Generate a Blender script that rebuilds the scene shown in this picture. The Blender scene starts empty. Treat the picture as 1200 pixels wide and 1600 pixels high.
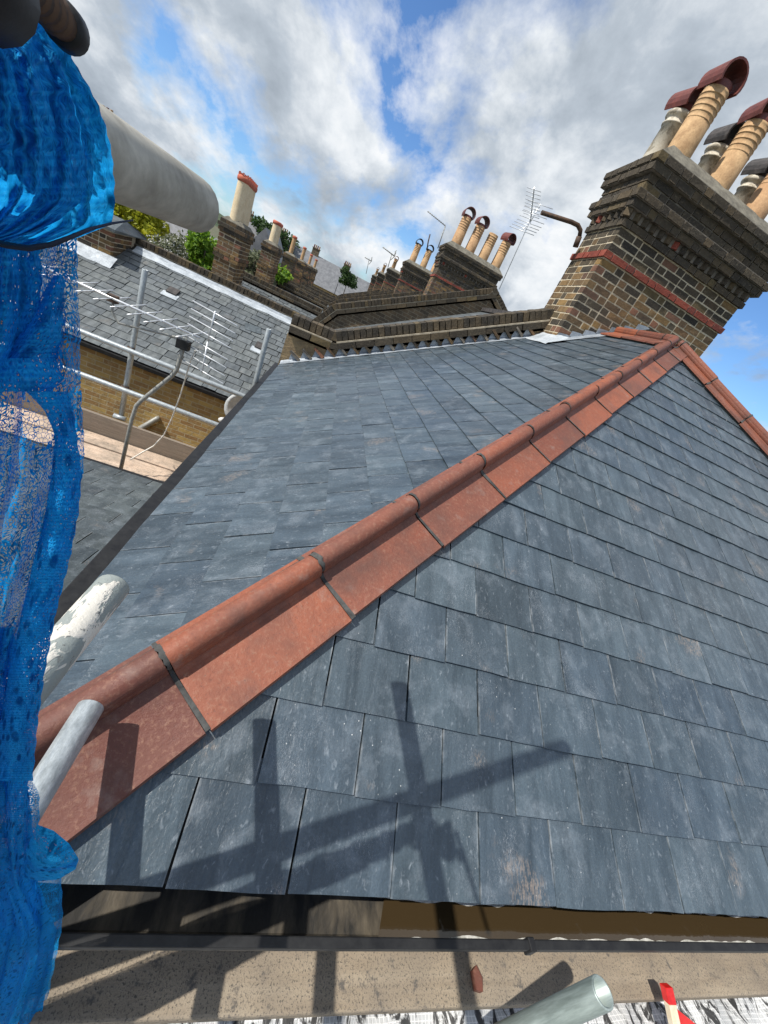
import bpy, bmesh, math, random
from mathutils import Vector as V, Matrix
random.seed(7)
R = math.radians
SC = bpy.context.scene
COL = SC.collection
# ------------------------------------------------------------------ camera
F_PX, CX, CY = 603.0, 600.0, 800.0
PITCH, ROLL, HEAD = R(25.396), R(27.17), R(17.8)
FWD = V((math.sin(HEAD)*math.cos(PITCH), math.cos(HEAD)*math.cos(PITCH), -math.sin(PITCH)))
RT0 = V((math.cos(HEAD), -math.sin(HEAD), 0)); UP0 = RT0.cross(FWD)
XI = RT0*math.cos(ROLL) + UP0*math.sin(ROLL)
YI = UP0*math.cos(ROLL) - RT0*math.sin(ROLL)
cd = bpy.data.cameras.new('camera'); cam = bpy.data.objects.new('camera', cd); COL.objects.link(cam)
cd.sensor_fit = 'HORIZONTAL'; cd.sensor_width = 36; cd.lens = F_PX/1200*36
cd.clip_start = 0.02; cd.clip_end = 6000
m = Matrix((XI, YI, -FWD)).transposed().to_4x4()
cam.matrix_world = m
SC.camera = cam
def ray(x, y):
    return FWD*F_PX + XI*(x-CX) - YI*(y-CY)
def project(P):
    P = V(P); z = P.dot(FWD)
    if z < .02: return None
    return (CX + P.dot(XI)/z*F_PX, CY - P.dot(YI)/z*F_PX)
def inframe(P, mg=60):
    q = project(P)
    return q is not None and -mg < q[0] < 1200+mg and -mg < q[1] < 1600+mg
def atY(x, y, Y): r = ray(x, y); return r*(Y/r.y)
def atX(x, y, X): r = ray(x, y); return r*(X/r.x)
def atZ(x, y, Z): r = ray(x, y); return r*(Z/r.z)
def atD(x, y, d): r = ray(x, y); return r*(d/F_PX)
def atR(x, y, rad): r = ray(x, y); return r*(rad/math.hypot(r.x, r.y))

# ------------------------------------------------------------------ sun, sky, exposure
SUN = V((.602, .183, -.777)).normalized()
ELEV = math.asin(-SUN.z)
sl = bpy.data.lights.new('sun', 'SUN'); sl.energy = 5.0; sl.angle = R(.5); sl.color = (1, .95, .87)
so = bpy.data.objects.new('sun', sl); COL.objects.link(so); so.location = (-20, -8, 30)
so.rotation_euler = SUN.to_track_quat('-Z', 'Y').to_euler()
W = bpy.data.worlds.new('World'); SC.world = W; W.use_nodes = True
def build_world():
    nt = W.node_tree; nt.nodes.clear()
    N = lambda t, **k: mkn(nt, t, **k)
    L = nt.links.new
    out = N('ShaderNodeOutputWorld'); bg = N('ShaderNodeBackground')
    sky = N('ShaderNodeTexSky'); sky.sky_type = 'NISHITA'; sky.sun_disc = False
    sky.sun_elevation = ELEV; sky.sun_rotation = math.atan2(-SUN.x, -SUN.y)
    sky.air_density = 1.0; sky.dust_density = .4; sky.ozone_density = 2.2
    tc = N('ShaderNodeTexCoord'); sx = N('ShaderNodeSeparateXYZ'); L(tc.outputs['Generated'], sx.inputs[0])
    mx = N('ShaderNodeMath', operation='MAXIMUM'); L(sx.outputs[2], mx.inputs[0]); mx.inputs[1].default_value = 0
    ad = N('ShaderNodeMath', operation='ADD'); L(mx.outputs[0], ad.inputs[0]); ad.inputs[1].default_value = .5
    dx = N('ShaderNodeMath', operation='DIVIDE'); L(sx.outputs[0], dx.inputs[0]); L(ad.outputs[0], dx.inputs[1])
    dy = N('ShaderNodeMath', operation='DIVIDE'); L(sx.outputs[1], dy.inputs[0]); L(ad.outputs[0], dy.inputs[1])
    cb = N('ShaderNodeCombineXYZ'); L(dx.outputs[0], cb.inputs[0]); L(dy.outputs[0], cb.inputs[1])
    mp = N('ShaderNodeMapping'); L(cb.outputs[0], mp.inputs[0])
    mp.inputs['Location'].default_value = CLOUD_OFF; mp.inputs['Rotation'].default_value = (0, 0, R(20)); mp.inputs['Scale'].default_value = (1, .8, 1)
    n1 = N('ShaderNodeTexNoise'); L(mp.outputs[0], n1.inputs['Vector'])
    n1.inputs['Scale'].default_value = 1.9; n1.inputs['Detail'].default_value = 11; n1.inputs['Roughness'].default_value = .6; n1.inputs['Distortion'].default_value = .15
    r1 = ramp(nt, [(.41, (0, 0, 0, 1)), (.455, (.5, .5, .5, 1)), (.52, (1, 1, 1, 1))]); L(n1.outputs[0], r1.inputs[0])
    n2 = N('ShaderNodeTexNoise'); L(mp.outputs[0], n2.inputs['Vector'])
    n2.inputs['Scale'].default_value = 3.0; n2.inputs['Detail'].default_value = 10; n2.inputs['Roughness'].default_value = .6; n2.inputs['Distortion'].default_value = .2
    r2 = ramp(nt, [(.32, (1.0, 1.0, 1.0, 1)), (.43, (.78, .82, .86, 1)), (.55, (.47, .53, .60, 1)), (.69, (.30, .35, .41, 1))]); L(n2.outputs[0], r2.inputs[0])
    # thick cloud is greyer beneath
    sk = N('ShaderNodeMix', data_type='RGBA', blend_type='MULTIPLY'); sk.inputs[0].default_value = 1
    L(sky.outputs[0], sk.inputs[6]); sk.inputs[7].default_value = (.085, .115, .15, 1)
    mix = N('ShaderNodeMix', data_type='RGBA'); L(r1.outputs[0], mix.inputs[0]); L(sk.outputs[2], mix.inputs[6]); L(r2.outputs[0], mix.inputs[7])
    L(mix.outputs[2], bg.inputs[0]); bg.inputs[1].default_value = 1.0
    L(bg.outputs[0], out.inputs[0])
CLOUD_OFF = (9.1, 3.3, 0)
vs = SC.view_settings; vs.view_transform = 'Standard'; vs.look = 'None'; vs.gamma = 1; vs.exposure = 0.1; vs.use_curve_mapping = False
SC.render.resolution_x = 768; SC.render.resolution_y = 1024

# ------------------------------------------------------------------ node helpers / materials
def mkn(nt, t, **k):
    n = nt.nodes.new(t)
    for a, b in k.items(): setattr(n, a, b)
    return n
def ramp(nt, stops):
    n = nt.nodes.new('ShaderNodeValToRGB'); e = n.color_ramp.elements
    while len(e) > 1: e.remove(e[0])
    e[0].position, e[0].color = stops[0][0], c4(stops[0][1])
    for p, c in stops[1:]:
        x = e.new(p); x.color = c4(c)
    return n
def c4(c): return tuple(c) if len(c) == 4 else (*c, 1)
build_world()
class Mat:
    def __init__(s, name):
        s.m = bpy.data.materials.new(name); s.m.use_nodes = True
        s.nt = s.m.node_tree; s.b = s.nt.nodes['Principled BSDF']; s.out = s.nt.nodes['Material Output']
        s.vec = None
    def N(s, t, **k): return mkn(s.nt, t, **k)
    def L(s, a, b): s.nt.links.new(a, b)
    def coords(s, mode='lc', scale=(1, 1, 1), shift=100.):
        """local piece coordinates, shifted by the object's random number"""
        if mode == 'lc':
            a = s.N('ShaderNodeAttribute', attribute_name='lc'); src = a.outputs['Vector']
            oi = s.N('ShaderNodeObjectInfo')
            cm = s.N('ShaderNodeMath', operation='MULTIPLY'); s.L(oi.outputs['Random'], cm.inputs[0]); cm.inputs[1].default_value = shift
            ad = s.N('ShaderNodeVectorMath', operation='ADD'); s.L(src, ad.inputs[0]); s.L(cm.outputs[0], ad.inputs[1]); src = ad.outputs[0]
        else:
            t = s.N('ShaderNodeNewGeometry'); src = t.outputs['Position']
        mp = s.N('ShaderNodeMapping'); s.L(src, mp.inputs[0]); mp.inputs['Scale'].default_value = scale
        return mp.outputs[0]
    def noise(s, vec, scale, detail=5, rough=.55, dist=0.):
        n = s.N('ShaderNodeTexNoise'); s.L(vec, n.inputs['Vector'])
        n.inputs['Scale'].default_value = scale; n.inputs['Detail'].default_value = detail
        n.inputs['Roughness'].default_value = rough; n.inputs['Distortion'].default_value = dist
        return n.outputs[0]
    def voro(s, vec, scale, feature='F1', out=0):
        n = s.N('ShaderNodeTexVoronoi', feature=feature); s.L(vec, n.inputs['Vector']); n.inputs['Scale'].default_value = scale
        return n.outputs[out]
    def rmp(s, src, stops):
        r = ramp(s.nt, stops); s.L(src, r.inputs[0]); return r.outputs[0]
    def rnd(s):
        oi = s.N('ShaderNodeObjectInfo'); a = s.N('ShaderNodeAttribute', attribute_name='rnd')
        ad = s.N('ShaderNodeMath', operation='ADD'); s.L(oi.outputs['Random'], ad.inputs[0]); s.L(a.outputs['Fac'], ad.inputs[1])
        fr = s.N('ShaderNodeMath', operation='FRACT'); s.L(ad.outputs[0], fr.inputs[0]); return fr.outputs[0]
    def mix(s, fac, a, b, mode='MIX'):
        n = s.N('ShaderNodeMix', data_type='RGBA', blend_type=mode)
        for sock, v in ((n.inputs[0], fac), (n.inputs[6], a), (n.inputs[7], b)):
            if isinstance(v, (int, float)): sock.default_value = v
            elif isinstance(v, (tuple, list)): sock.default_value = c4(v)
            else: s.L(v, sock)
        return n.outputs[2]
    def math(s, op, a, b=0.):
        n = s.N('ShaderNodeMath', operation=op)
        for sock, v in ((n.inputs[0], a), (n.inputs[1], b)):
            if isinstance(v, (int, float)): sock.default_value = v
            else: s.L(v, sock)
        return n.outputs[0]
    def bump(s, h, strength=.4, dist=.01):
        b = s.N('ShaderNodeBump'); s.L(h, b.inputs['Height']); b.inputs['Strength'].default_value = strength; b.inputs['Distance'].default_value = dist
        s.L(b.outputs[0], s.b.inputs['Normal'])
    def set(s, col=None, rough=None, metal=None, spec=None):
        for k, v in (('Base Color', col), ('Roughness', rough), ('Metallic', metal), ('Specular IOR Level', spec)):
            if v is None: continue
            if isinstance(v, (int, float)): s.b.inputs[k].default_value = v
            elif isinstance(v, (tuple, list)): s.b.inputs[k].default_value = c4(v)
            else: s.L(v, s.b.inputs[k])
        return s
M = {}
def slate_mat(name, c0, c1, dust, tan, rough, spec=.5):
    a = Mat(name); v = a.coords('lc')
    st = a.coords('lc', (9, 1.6, 9)); fine = a.coords('lc', (15, 8, 15))
    n0 = a.noise(st, 1.6, 6, .62, .5); n1 = a.noise(v, 9, 7, .66, .4); n2 = a.noise(fine, 6, 4, .6, .6)
    base = a.mix(a.rmp(n0, [(.34, (0, 0, 0)), (.68, (1, 1, 1))]), c0, c1)
    base = a.mix(1., base, a.rmp(a.rnd(), [(0, (.66, .68, .68)), (.2, (1.05, 1.05, 1.02)), (.4, (.82, .84, .86)), (.6, (1.18, 1.18, 1.14)), (.8, (.94, .97, 1.0)), (1, (.76, .79, .82))]), 'MULTIPLY')
    base = a.mix(a.math('MULTIPLY', a.rmp(n1, [(.52, (0, 0, 0)), (.82, (1, 1, 1))]), dust), base, (.26, .30, .34))
    base = a.mix(a.math('MULTIPLY', a.rmp(n2, [(.60, (0, 0, 0)), (.74, (.7, .7, .7))]), dust), base, (.40, .44, .48))
    n3 = a.noise(v, 4.2, 3, .5); n4 = a.noise(a.coords('lc', (40, 14, 40)), 5, 3, .6)
    tm = a.math('MULTIPLY', a.rmp(n3, [(.64, (0, 0, 0)), (.72, (1, 1, 1))]), a.rmp(n4, [(.45, (0, 0, 0)), (.6, (1, 1, 1))]))
    base = a.mix(a.math('MULTIPLY', tm, tan), base, (.40, .30, .22))
    # scratches: thin bright threads
    sc = a.noise(a.coords('lc', (70, 9, 70)), 3.1, 2, .5, 2.5); sm = a.rmp(sc, [(.487, (0, 0, 0)), (.5, (1, 1, 1)), (.513, (0, 0, 0))])
    gate = a.rmp(a.noise(v, 7, 2), [(.52, (0, 0, 0)), (.66, (1, 1, 1))])
    base = a.mix(a.math('MULTIPLY', a.math('MULTIPLY', sm, gate), .55), base, (.55, .57, .6))
    spk = a.rmp(a.voro(v, 42), [(.05, (1, 1, 1)), (.085, (0, 0, 0))]); sg = a.rmp(a.noise(v, 5, 2), [(.55, (0, 0, 0)), (.7, (1, 1, 1))])
    base = a.mix(a.math('MULTIPLY', spk, sg), base, (.55, .56, .55))
    gr = a.noise(v, 190, 3, .7); base = a.mix(.42, base, a.rmp(gr, [(.25, (.22, .22, .22)), (.75, (.78, .78, .78))]), 'OVERLAY')
    # pale dust along the two long edges of each slate
    at = a.N('ShaderNodeAttribute', attribute_name='ed'); eg = a.math('MULTIPLY', a.rmp(a.math('ABSOLUTE', at.outputs['Fac']), [(.955, (0, 0, 0)), (.995, (1, 1, 1))]), a.rmp(a.noise(v, 12, 4, .6), [(.48, (0, 0, 0)), (.68, (.5, .5, .5))]))
    base = a.mix(eg, base, (.40, .42, .43))
    a.set(base, a.rmp(n1, [(.3, (rough-.08,)*3), (.7, (rough+.12,)*3)]), spec=spec)
    h = a.math('ADD', a.math('MULTIPLY', n0, .7), a.math('MULTIPLY', n1, .5))
    a.bump(a.math('ADD', h, a.math('MULTIPLY', n2, .4)), .55, .008)
    return a.m
M['slate'] = slate_mat('slate_blue_black', (.032, .047, .060), (.074, .100, .122), .42, .35, .37, .65)
M['slate_wing'] = slate_mat('slate_weathered_dark', (.048, .060, .066), (.10, .118, .124), .5, .3, .5)
M['slate_old'] = slate_mat('slate_weathered_grey', (.078, .088, .092), (.155, .168, .172), .3, .2, .5, .4)
def simple(name, c0, c1, scale=8, rough=.7, metal=0, spec=.4, mode='lc', bump=.3, bd=.005, stops=(.35, .65), rndmix=0, c2=None, sc=(1, 1, 1)):
    a = Mat(name); v = a.coords(mode, sc)
    n = a.noise(v, scale, 7, .62, .3)
    col = a.mix(a.rmp(n, [(stops[0], (0, 0, 0)), (stops[1], (1, 1, 1))]), c0, c1)
    if rndmix: col = a.mix(a.math('MULTIPLY', a.rnd(), rndmix), col, c2)
    n2 = a.noise(v, scale*6, 4, .6)
    a.set(a.mix(.25, col, a.rmp(n2, [(.3, (.2, .2, .2)), (.7, (.8, .8, .8))]), 'OVERLAY'), rough, metal, spec)
    if bump: a.bump(a.math('ADD', n, a.math('MULTIPLY', n2, .5)), bump, bd)
    return a.m
def terracotta():
    a = Mat('terracotta_hip_tile'); v = a.coords('lc'); r = a.rnd()
    c = a.rmp(r, [(0, (.10, .038, .028)), (.3, (.21, .062, .034)), (.5, (.14, .050, .036)), (.75, (.31, .090, .042)), (1, (.18, .066, .046))])
    n = a.noise(v, 7, 7, .65, .4)
    c = a.mix(a.rmp(n, [(.35, (0, 0, 0)), (.7, (.6, .6, .6))]), c, (.15, .065, .048))
    n2 = a.noise(v, 85, 5, .75); c = a.mix(a.rmp(n2, [(.52, (0, 0, 0)), (.72, (.65, .65, .65))]), c, (.34, .19, .125)); c = a.mix(a.rmp(n2, [(.30, (.7, .7, .7)), (.42, (0, 0, 0))]), c, (.10, .04, .03))
    n3 = a.noise(v, 13, 4, .6); c = a.mix(a.rmp(n3, [(.6, (0, 0, 0)), (.72, (.35, .35, .35))]), c, (.28, .22, .19))
    n5 = a.noise(v, 4.5, 5, .6); c = a.mix(a.rmp(n5, [(.48, (0, 0, 0)), (.66, (.75, .75, .75))]), c, (.115, .055, .042))
    c = a.mix(a.rmp(a.noise(v, 170, 2), [(.66, (0, 0, 0)), (.72, (.7, .7, .7))]), c, (.12, .05, .04))
    a.set(c, a.rmp(n, [(.3, (.42,)*3), (.7, (.7,)*3)]), spec=.4); a.bump(a.math('ADD', n, n2), .5, .005); return a.m
M['terracotta'] = terracotta()
def brick_mat(name, stops, soot=.3):
    a = Mat(name); v = a.coords('lc'); c = a.rmp(a.rnd(), stops)
    n = a.noise(v, 14, 6, .65); n2 = a.noise(v, 55, 4, .7)
    c = a.mix(a.math('MULTIPLY', a.rmp(n, [(.4, (0, 0, 0)), (.66, (1, 1, 1))]), soot), c, (.028, .026, .025))
    c = a.mix(a.rmp(n2, [(.55, (0, 0, 0)), (.8, (.4, .4, .4))]), c, (.42, .36, .25))
    a.set(c, .9, spec=.2); a.bump(a.math('ADD', n, n2), .7, .008); return a.m
M['stock'] = brick_mat('stock_brick', [(0, (.30, .19, .075)), (.18, (.20, .125, .06)), (.34, (.12, .085, .05)), (.5, (.26, .165, .075)), (.62, (.085, .066, .045)), (.76, (.19, .115, .06)), (.88, (.09, .07, .052)), (1, (.28, .13, .08))], .4)
M['soot'] = brick_mat('sooty_brick', [(0, (.055, .047, .037)), (.3, (.095, .078, .055)), (.5, (.048, .043, .036)), (.75, (.13, .098, .06)), (.9, (.07, .058, .044)), (1, (.16, .12, .06))], .4)
M['redbrick'] = brick_mat('red_brick', [(0, (.22, .055, .04)), (.5, (.30, .075, .05)), (1, (.17, .05, .04))], .25)
def wall_mat(name, c1, c2, mort, bw=.225, bh=.075, axis='xz', soot=.3):
    a = Mat(name); g = a.N('ShaderNodeNewGeometry'); sp = a.N('ShaderNodeSeparateXYZ'); a.L(g.outputs['Position'], sp.inputs[0])
    cb = a.N('ShaderNodeCombineXYZ')
    sm = a.math('ADD', sp.outputs[0], sp.outputs[1])
    a.L(sm if axis == 'both' else sp.outputs[0 if axis == 'xz' else 1], cb.inputs[0]); a.L(sp.outputs[2], cb.inputs[1])
    bt = a.N('ShaderNodeTexBrick'); a.L(cb.outputs[0], bt.inputs['Vector'])
    bt.inputs['Scale'].default_value = 1; bt.inputs['Brick Width'].default_value = bw; bt.inputs['Row Height'].default_value = bh
    bt.inputs['Mortar Size'].default_value = .006; bt.inputs['Color1'].default_value = c4(c1); bt.inputs['Color2'].default_value = c4(c2); bt.inputs['Mortar'].default_value = c4(mort)
    n = a.noise(g.outputs['Position'], 3, 6, .65); n2 = a.noise(g.outputs['Position'], 22, 4, .6)
    c = a.mix(a.math('MULTIPLY', a.rmp(n, [(.42, (0, 0, 0)), (.7, (1, 1, 1))]), soot), bt.outputs[0], (.05, .045, .04))
    c = a.mix(a.rmp(n2, [(.5, (0, 0, 0)), (.8, (.5, .5, .5))]), c, mort)
    a.set(c, .9, spec=.2); a.bump(a.math('ADD', a.math('MULTIPLY', bt.outputs[1], -1), n2), .6, .01); return a.m
M['wall_stock'] = wall_mat('stock_brick_wall', (.52, .36, .13), (.34, .20, .085), (.50, .42, .27), axis='both', soot=.35)
M['wall_dark'] = wall_mat('sooty_brick_wall', (.20, .14, .085), (.09, .07, .05), (.28, .24, .17), axis='both', soot=.6)
M['wall_red'] = wall_mat('red_brick_wall', (.34, .09, .05), (.24, .07, .045), (.35, .28, .22), axis='both', soot=.2)
M['mortar_pale'] = simple('cream_lime_mortar', (.44, .37, .25), (.66, .57, .42), 26, .9)
M['mortar_mid'] = simple('weathered_pale_mortar', (.26, .225, .165), (.46, .40, .30), 16, .9)
M['mortar_dirty'] = simple('dirty_mortar', (.10, .09, .075), (.24, .21, .17), 12, .9)
M['mortar_dark'] = simple('fresh_dark_mortar', (.030, .030, .029), (.085, .085, .08), 25, .85)
M['cement'] = simple('weathered_cement', (.095, .088, .07), (.21, .195, .155), 9, .9, bump=.6)
M['render_tan'] = simple('sandy_render', (.33, .24, .13), (.20, .15, .09), 9, .9, bump=.7, bd=.02)
M['lead'] = simple('lead_sheet', (.22, .25, .28), (.40, .44, .48), 7, .5, .25, .5, bump=.5, bd=.01)
M['lead_bright'] = simple('new_lead_sheet', (.36, .40, .43), (.58, .62, .65), 6, .45, .15, .5, bump=.5, bd=.01)
M['galv'] = simple('galvanised_steel', (.30, .33, .34), (.50, .54, .55), 90, .45, .35, .5, bump=.3, bd=.001, sc=(1, 1, .4))
M['galv_dull'] = simple('dull_galvanised_steel', (.22, .22, .20), (.38, .38, .35), 45, .55, .2, .5, bump=.25, bd=.001)
M['galv_dirty'] = simple('mortar_stained_tube', (.20, .185, .145), (.44, .42, .36), 16, .65, .05, .4, bump=.35, bd=.001, stops=(.3, .7))
M['galv_green'] = simple('greenish_galvanised_tube', (.17, .21, .195), (.36, .42, .40), 34, .45, .3, .5, bump=.25, bd=.001, sc=(1, 1, .12))
M['alu'] = simple('aluminium', (.62, .64, .66), (.75, .77, .78), 30, .35, .4, .5, bump=0)
M['rust'] = simple('rusty_iron', (.05, .04, .035), (.13, .075, .045), 30, .75, .3, .4, bump=.4, bd=.001)
M['black'] = simple('black_plastic', (.010, .010, .011), (.022, .022, .022), 20, .5, 0, .3, bump=.1)
M['foam'] = simple('dirty_foam', (.30, .30, .27), (.62, .61, .58), 40, .7, bump=.4)
M['gutterwall'] = simple('grimy_gutter', (.022, .021, .019), (.115, .096, .07), 16, .65, 0, .4, stops=(.42, .68), bump=.4)
M['pot_tan'] = simple('buff_clay_pot', (.36, .22, .11), (.54, .36, .19), 11, .85, rndmix=.35, c2=(.45, .24, .13))
M['pot_cream'] = simple('cream_clay_pot', (.62, .50, .32), (.72, .60, .41), 6, .75)
M['pot_white'] = simple('white_clay_pot', (.34, .30, .23), (.60, .55, .45), 14, .85, stops=(.4, .5))
M['cowl'] = simple('red_clay_cowl', (.11, .034, .028), (.19, .055, .042), 14, .55)
M['cowl_black'] = simple('sooty_clay_cowl', (.03, .028, .028), (.09, .08, .075), 14, .7)
M['pot_rim'] = simple('red_clay_rim', (.42, .10, .06), (.52, .15, .09), 10, .75)
M['redplastic'] = simple('red_plastic', (.55, .012, .012), (.70, .03, .025), 12, .35, bump=.1)
M['tape_cream'] = simple('cream_tape', (.72, .60, .42), (.82, .72, .55), 12, .5, bump=.1)
M['cable'] = simple('cream_cable', (.66, .62, .55), (.72, .69, .62), 12, .5, bump=0)
M['dish'] = simple('grey_dish', (.38, .40, .41), (.48, .50, .51), 5, .5, bump=0)
M['white'] = simple('white_paint', (.70, .70, .68), (.80, .80, .78), 6, .6, bump=.1)
M['glass'] = simple('dark_window_glass', (.02, .025, .03), (.05, .06, .07), 3, .08, 0, .8, bump=0)
M['bark'] = simple('bark', (.05, .035, .025), (.10, .08, .06), 12, .9)
M['moss'] = simple('moss', (.05, .06, .02), (.10, .11, .04), 30, .95)
def painted_tube():
    a = Mat('flaking_white_painted_tube'); v = a.coords('lc'); n = a.noise(v, 60, 7, .7, .6); n2 = a.noise(v, 170, 4, .6); nb = a.noise(a.coords('lc', (1, 1, .35)), 26, 5, .6, .5)
    c = a.mix(a.rmp(nb, [(.49, (0, 0, 0)), (.5, (1, 1, 1))]), (.27, .30, .285), (.66, .63, .56))
    c = a.mix(a.rmp(n, [(.60, (0, 0, 0)), (.63, (1, 1, 1))]), c, (.16, .17, .165))
    c = a.mix(a.rmp(n2, [(.66, (0, 0, 0)), (.7, (.8, .8, .8))]), c, (.1, .1, .1))
    a.set(c, .65, 0, .4); a.bump(a.math('ADD', a.rmp(nb, [(.48, (0, 0, 0)), (.52, (1, 1, 1))]), n2), .5, .002); return a.m
M['tube_paint'] = painted_tube()
def board_mat(name, c0, c1, spots, grain=(2, 40, 40)):
    a = Mat(name); v = a.coords('lc'); g = a.coords('lc', grain)
    n = a.noise(g, 1.5, 6, .6, .5); n1 = a.noise(v, 6, 6, .65); sp = a.noise(a.coords('lc', (1, .85, 1)), 190, 6, .8, 0.); sp2 = a.noise(v, 24, 6, .75)
    c = a.mix(a.rmp(n, [(.3, (0, 0, 0)), (.7, (1, 1, 1))]), c0, c1)
    c = a.mix(a.rmp(n1, [(.40, (0, 0, 0)), (.7, (.8, .8, .8))]), c, (.23, .195, .155))
    c = a.mix(a.math('MULTIPLY', a.rmp(sp, [(.53, (0, 0, 0)), (.60, (1, 1, 1))]), spots), c, (.085, .078, .07))
    c = a.mix(a.math('MULTIPLY', a.rmp(sp2, [(.58, (0, 0, 0)), (.66, (1, 1, 1))]), spots), c, (.12, .11, .10))
    a.set(c, .9, spec=.2); a.bump(a.math('ADD', n, a.math('MULTIPLY', sp, 1.2)), .6, .004); return a.m
M['board'] = board_mat('mortar_splashed_board', (.27, .215, .155), (.40, .335, .25), .95, (1.5, 14, 14))
M['deck'] = board_mat('pink_beige_board', (.52, .38, .28), (.68, .54, .42), .55)
M['toe'] = board_mat('grey_brown_board', (.20, .16, .125), (.30, .25, .20), .2)
def sheet_mat():
    a = Mat('white_reinforced_sheeting'); v = a.coords('lc')
    sp = a.N('ShaderNodeSeparateXYZ'); a.L(v, sp.inputs[0])
    gx = a.math('FRACT', a.math('MULTIPLY', sp.outputs[0], 90.)); gy = a.math('FRACT', a.math('MULTIPLY', sp.outputs[1], 90.))
    g = a.math('MINIMUM', gx, gy)
    c = a.mix(a.rmp(g, [(.10, (0, 0, 0)), (.2, (1, 1, 1))]), (.75, .75, .74), (.50, .51, .51))
    n = a.noise(a.coords('lc', (3, 1, 1)), 11, 6, .7, .8)
    c = a.mix(a.rmp(n, [(.50, (0, 0, 0)), (.56, (1, 1, 1))]), c, (.045, .045, .045))
    a.set(c, .5, spec=.4); a.bump(n, .6, .01); return a.m
M['sheet'] = sheet_mat()
def water_mat():
    a = Mat('brown_gutter_water'); v = a.coords('pos'); a.set((.045, .030, .014), .05, 0, .6); a.bump(a.noise(v, 30, 3), .08, .004); return a.m
M['water'] = water_mat()
def net_mat(name, dens, dark=0.):
    a = Mat(name); nt = a.nt
    at = a.N('ShaderNodeAttribute', attribute_name='lc'); v = at.outputs['Vector']
    n0 = a.noise(v, 26, 4, .6, .5)
    dis = a.N('ShaderNodeVectorMath', operation='SCALE'); nz = a.N('ShaderNodeTexNoise'); a.L(v, nz.inputs['Vector']); nz.inputs['Scale'].default_value = 60
    a.L(nz.outputs[1], dis.inputs[0]); dis.inputs['Scale'].default_value = .0012
    ad = a.N('ShaderNodeVectorMath', operation='ADD'); a.L(v, ad.inputs[0]); a.L(dis.outputs[0], ad.inputs[1])
    mp = a.N('ShaderNodeMapping'); a.L(ad.outputs[0], mp.inputs[0]); mp.inputs['Scale'].default_value = (1, .62, 1)
    e = a.voro(mp.outputs[0], 600, 'DISTANCE_TO_EDGE')
    thr = a.math('ADD', a.math('MULTIPLY', n0, .45), dens-.22)
    al = a.math('LESS_THAN', e, thr)
    wv = a.N('ShaderNodeTexWave'); a.L(ad.outputs[0], wv.inputs['Vector']); wv.inputs['Scale'].default_value = 105; wv.inputs['Distortion'].default_value = .8
    c = a.mix(n0, (.0, .38, .95), (.05, .60, 1.0)); nb = a.noise(ad.outputs[0], 260, 2, .6, 0.)
    c = a.mix(a.rmp(e, [(.10, (0, 0, 0)), (.34, (.8, .8, .8))]), c, (.0, .10, .40)); c = a.mix(a.rmp(nb, [(.56, (0, 0, 0)), (.70, (.6, .6, .6))]), c, (.10, .55, 1.0))
    c = a.mix(a.rmp(a.noise(mp.outputs[0], 130, 3, .6), [(.57, (0, 0, 0)), (.66, (.5, .5, .5))]), c, (.0, .10, .36))
    wv.bands_direction = 'Y'; c = a.mix(a.math('MULTIPLY', a.rmp(wv.outputs[1], [(.35, (0, 0, 0)), (.8, (1, 1, 1))]), .38), c, (.0, .16, .55))
    m2 = a.N('ShaderNodeMapping'); a.L(v, m2.inputs[0]); m2.inputs['Scale'].default_value = (1, .42, 1)
    e2 = a.voro(m2.outputs[0], 135, 'F1'); gate = a.rmp(n0, [(.38, (.25, .25, .25)), (.56, (1, 1, 1))])
    c = a.mix(a.math('MULTIPLY', a.rmp(e2, [(.24, (.9, .9, .9)), (.42, (0, 0, 0))]), gate), c, (.0, .03, .13))
    a.set(c, .9, spec=.08); a.bump(a.math('ADD', nb, a.math('MULTIPLY', e, -2)), .7, .002)
    tl = a.N('ShaderNodeBsdfTranslucent'); a.L(a.mix(.6, c, (.01, .40, .95)), tl.inputs[0])
    ms = a.N('ShaderNodeMixShader'); ms.inputs[0].default_value = .5; a.L(a.b.outputs[0], ms.inputs[1]); a.L(tl.outputs[0], ms.inputs[2])
    tr = a.N('ShaderNodeBsdfTransparent'); m2 = a.N('ShaderNodeMixShader'); a.L(al, m2.inputs[0]); a.L(tr.outputs[0], m2.inputs[1]); a.L(ms.outputs[0], m2.inputs[2])
    a.L(m2.outputs[0], a.out.inputs[0]); return a.m
M['net'] = net_mat('blue_debris_netting', .17); M['net_bunch'] = net_mat('blue_debris_netting_bunched', .60); M['net_thick'] = net_mat('blue_debris_netting_folded', .36); M['net_open'] = net_mat('blue_debris_netting_stretched', .05)
M['tie'] = simple('dark_blue_cord', (.0, .006, .02), (.0, .012, .045), 60, .6)
def leaf_mat(name, c0, c1):
    a = Mat(name); c = a.rmp(a.rnd(), [(0, c0), (1, c1)]); a.set(c, .6, spec=.3)
    tl = a.N('ShaderNodeBsdfTranslucent'); a.L(c, tl.inputs[0]); ms = a.N('ShaderNodeMixShader'); ms.inputs[0].default_value = .4
    a.L(a.b.outputs[0], ms.inputs[1]); a.L(tl.outputs[0], ms.inputs[2]); a.L(ms.outputs[0], a.out.inputs[0]); return a.m
M['leaf_yel'] = leaf_mat('yellow_green_leaf', (.20, .24, .015), (.46, .45, .03))
M['leaf_green'] = leaf_mat('fresh_green_leaf', (.07, .17, .015), (.24, .38, .03))
M['leaf_dark'] = leaf_mat('dark_green_leaf', (.02, .05, .012), (.06, .11, .03))
M['leaf_olive'] = leaf_mat('olive_leaf', (.09, .11, .06), (.17, .18, .10))
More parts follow.
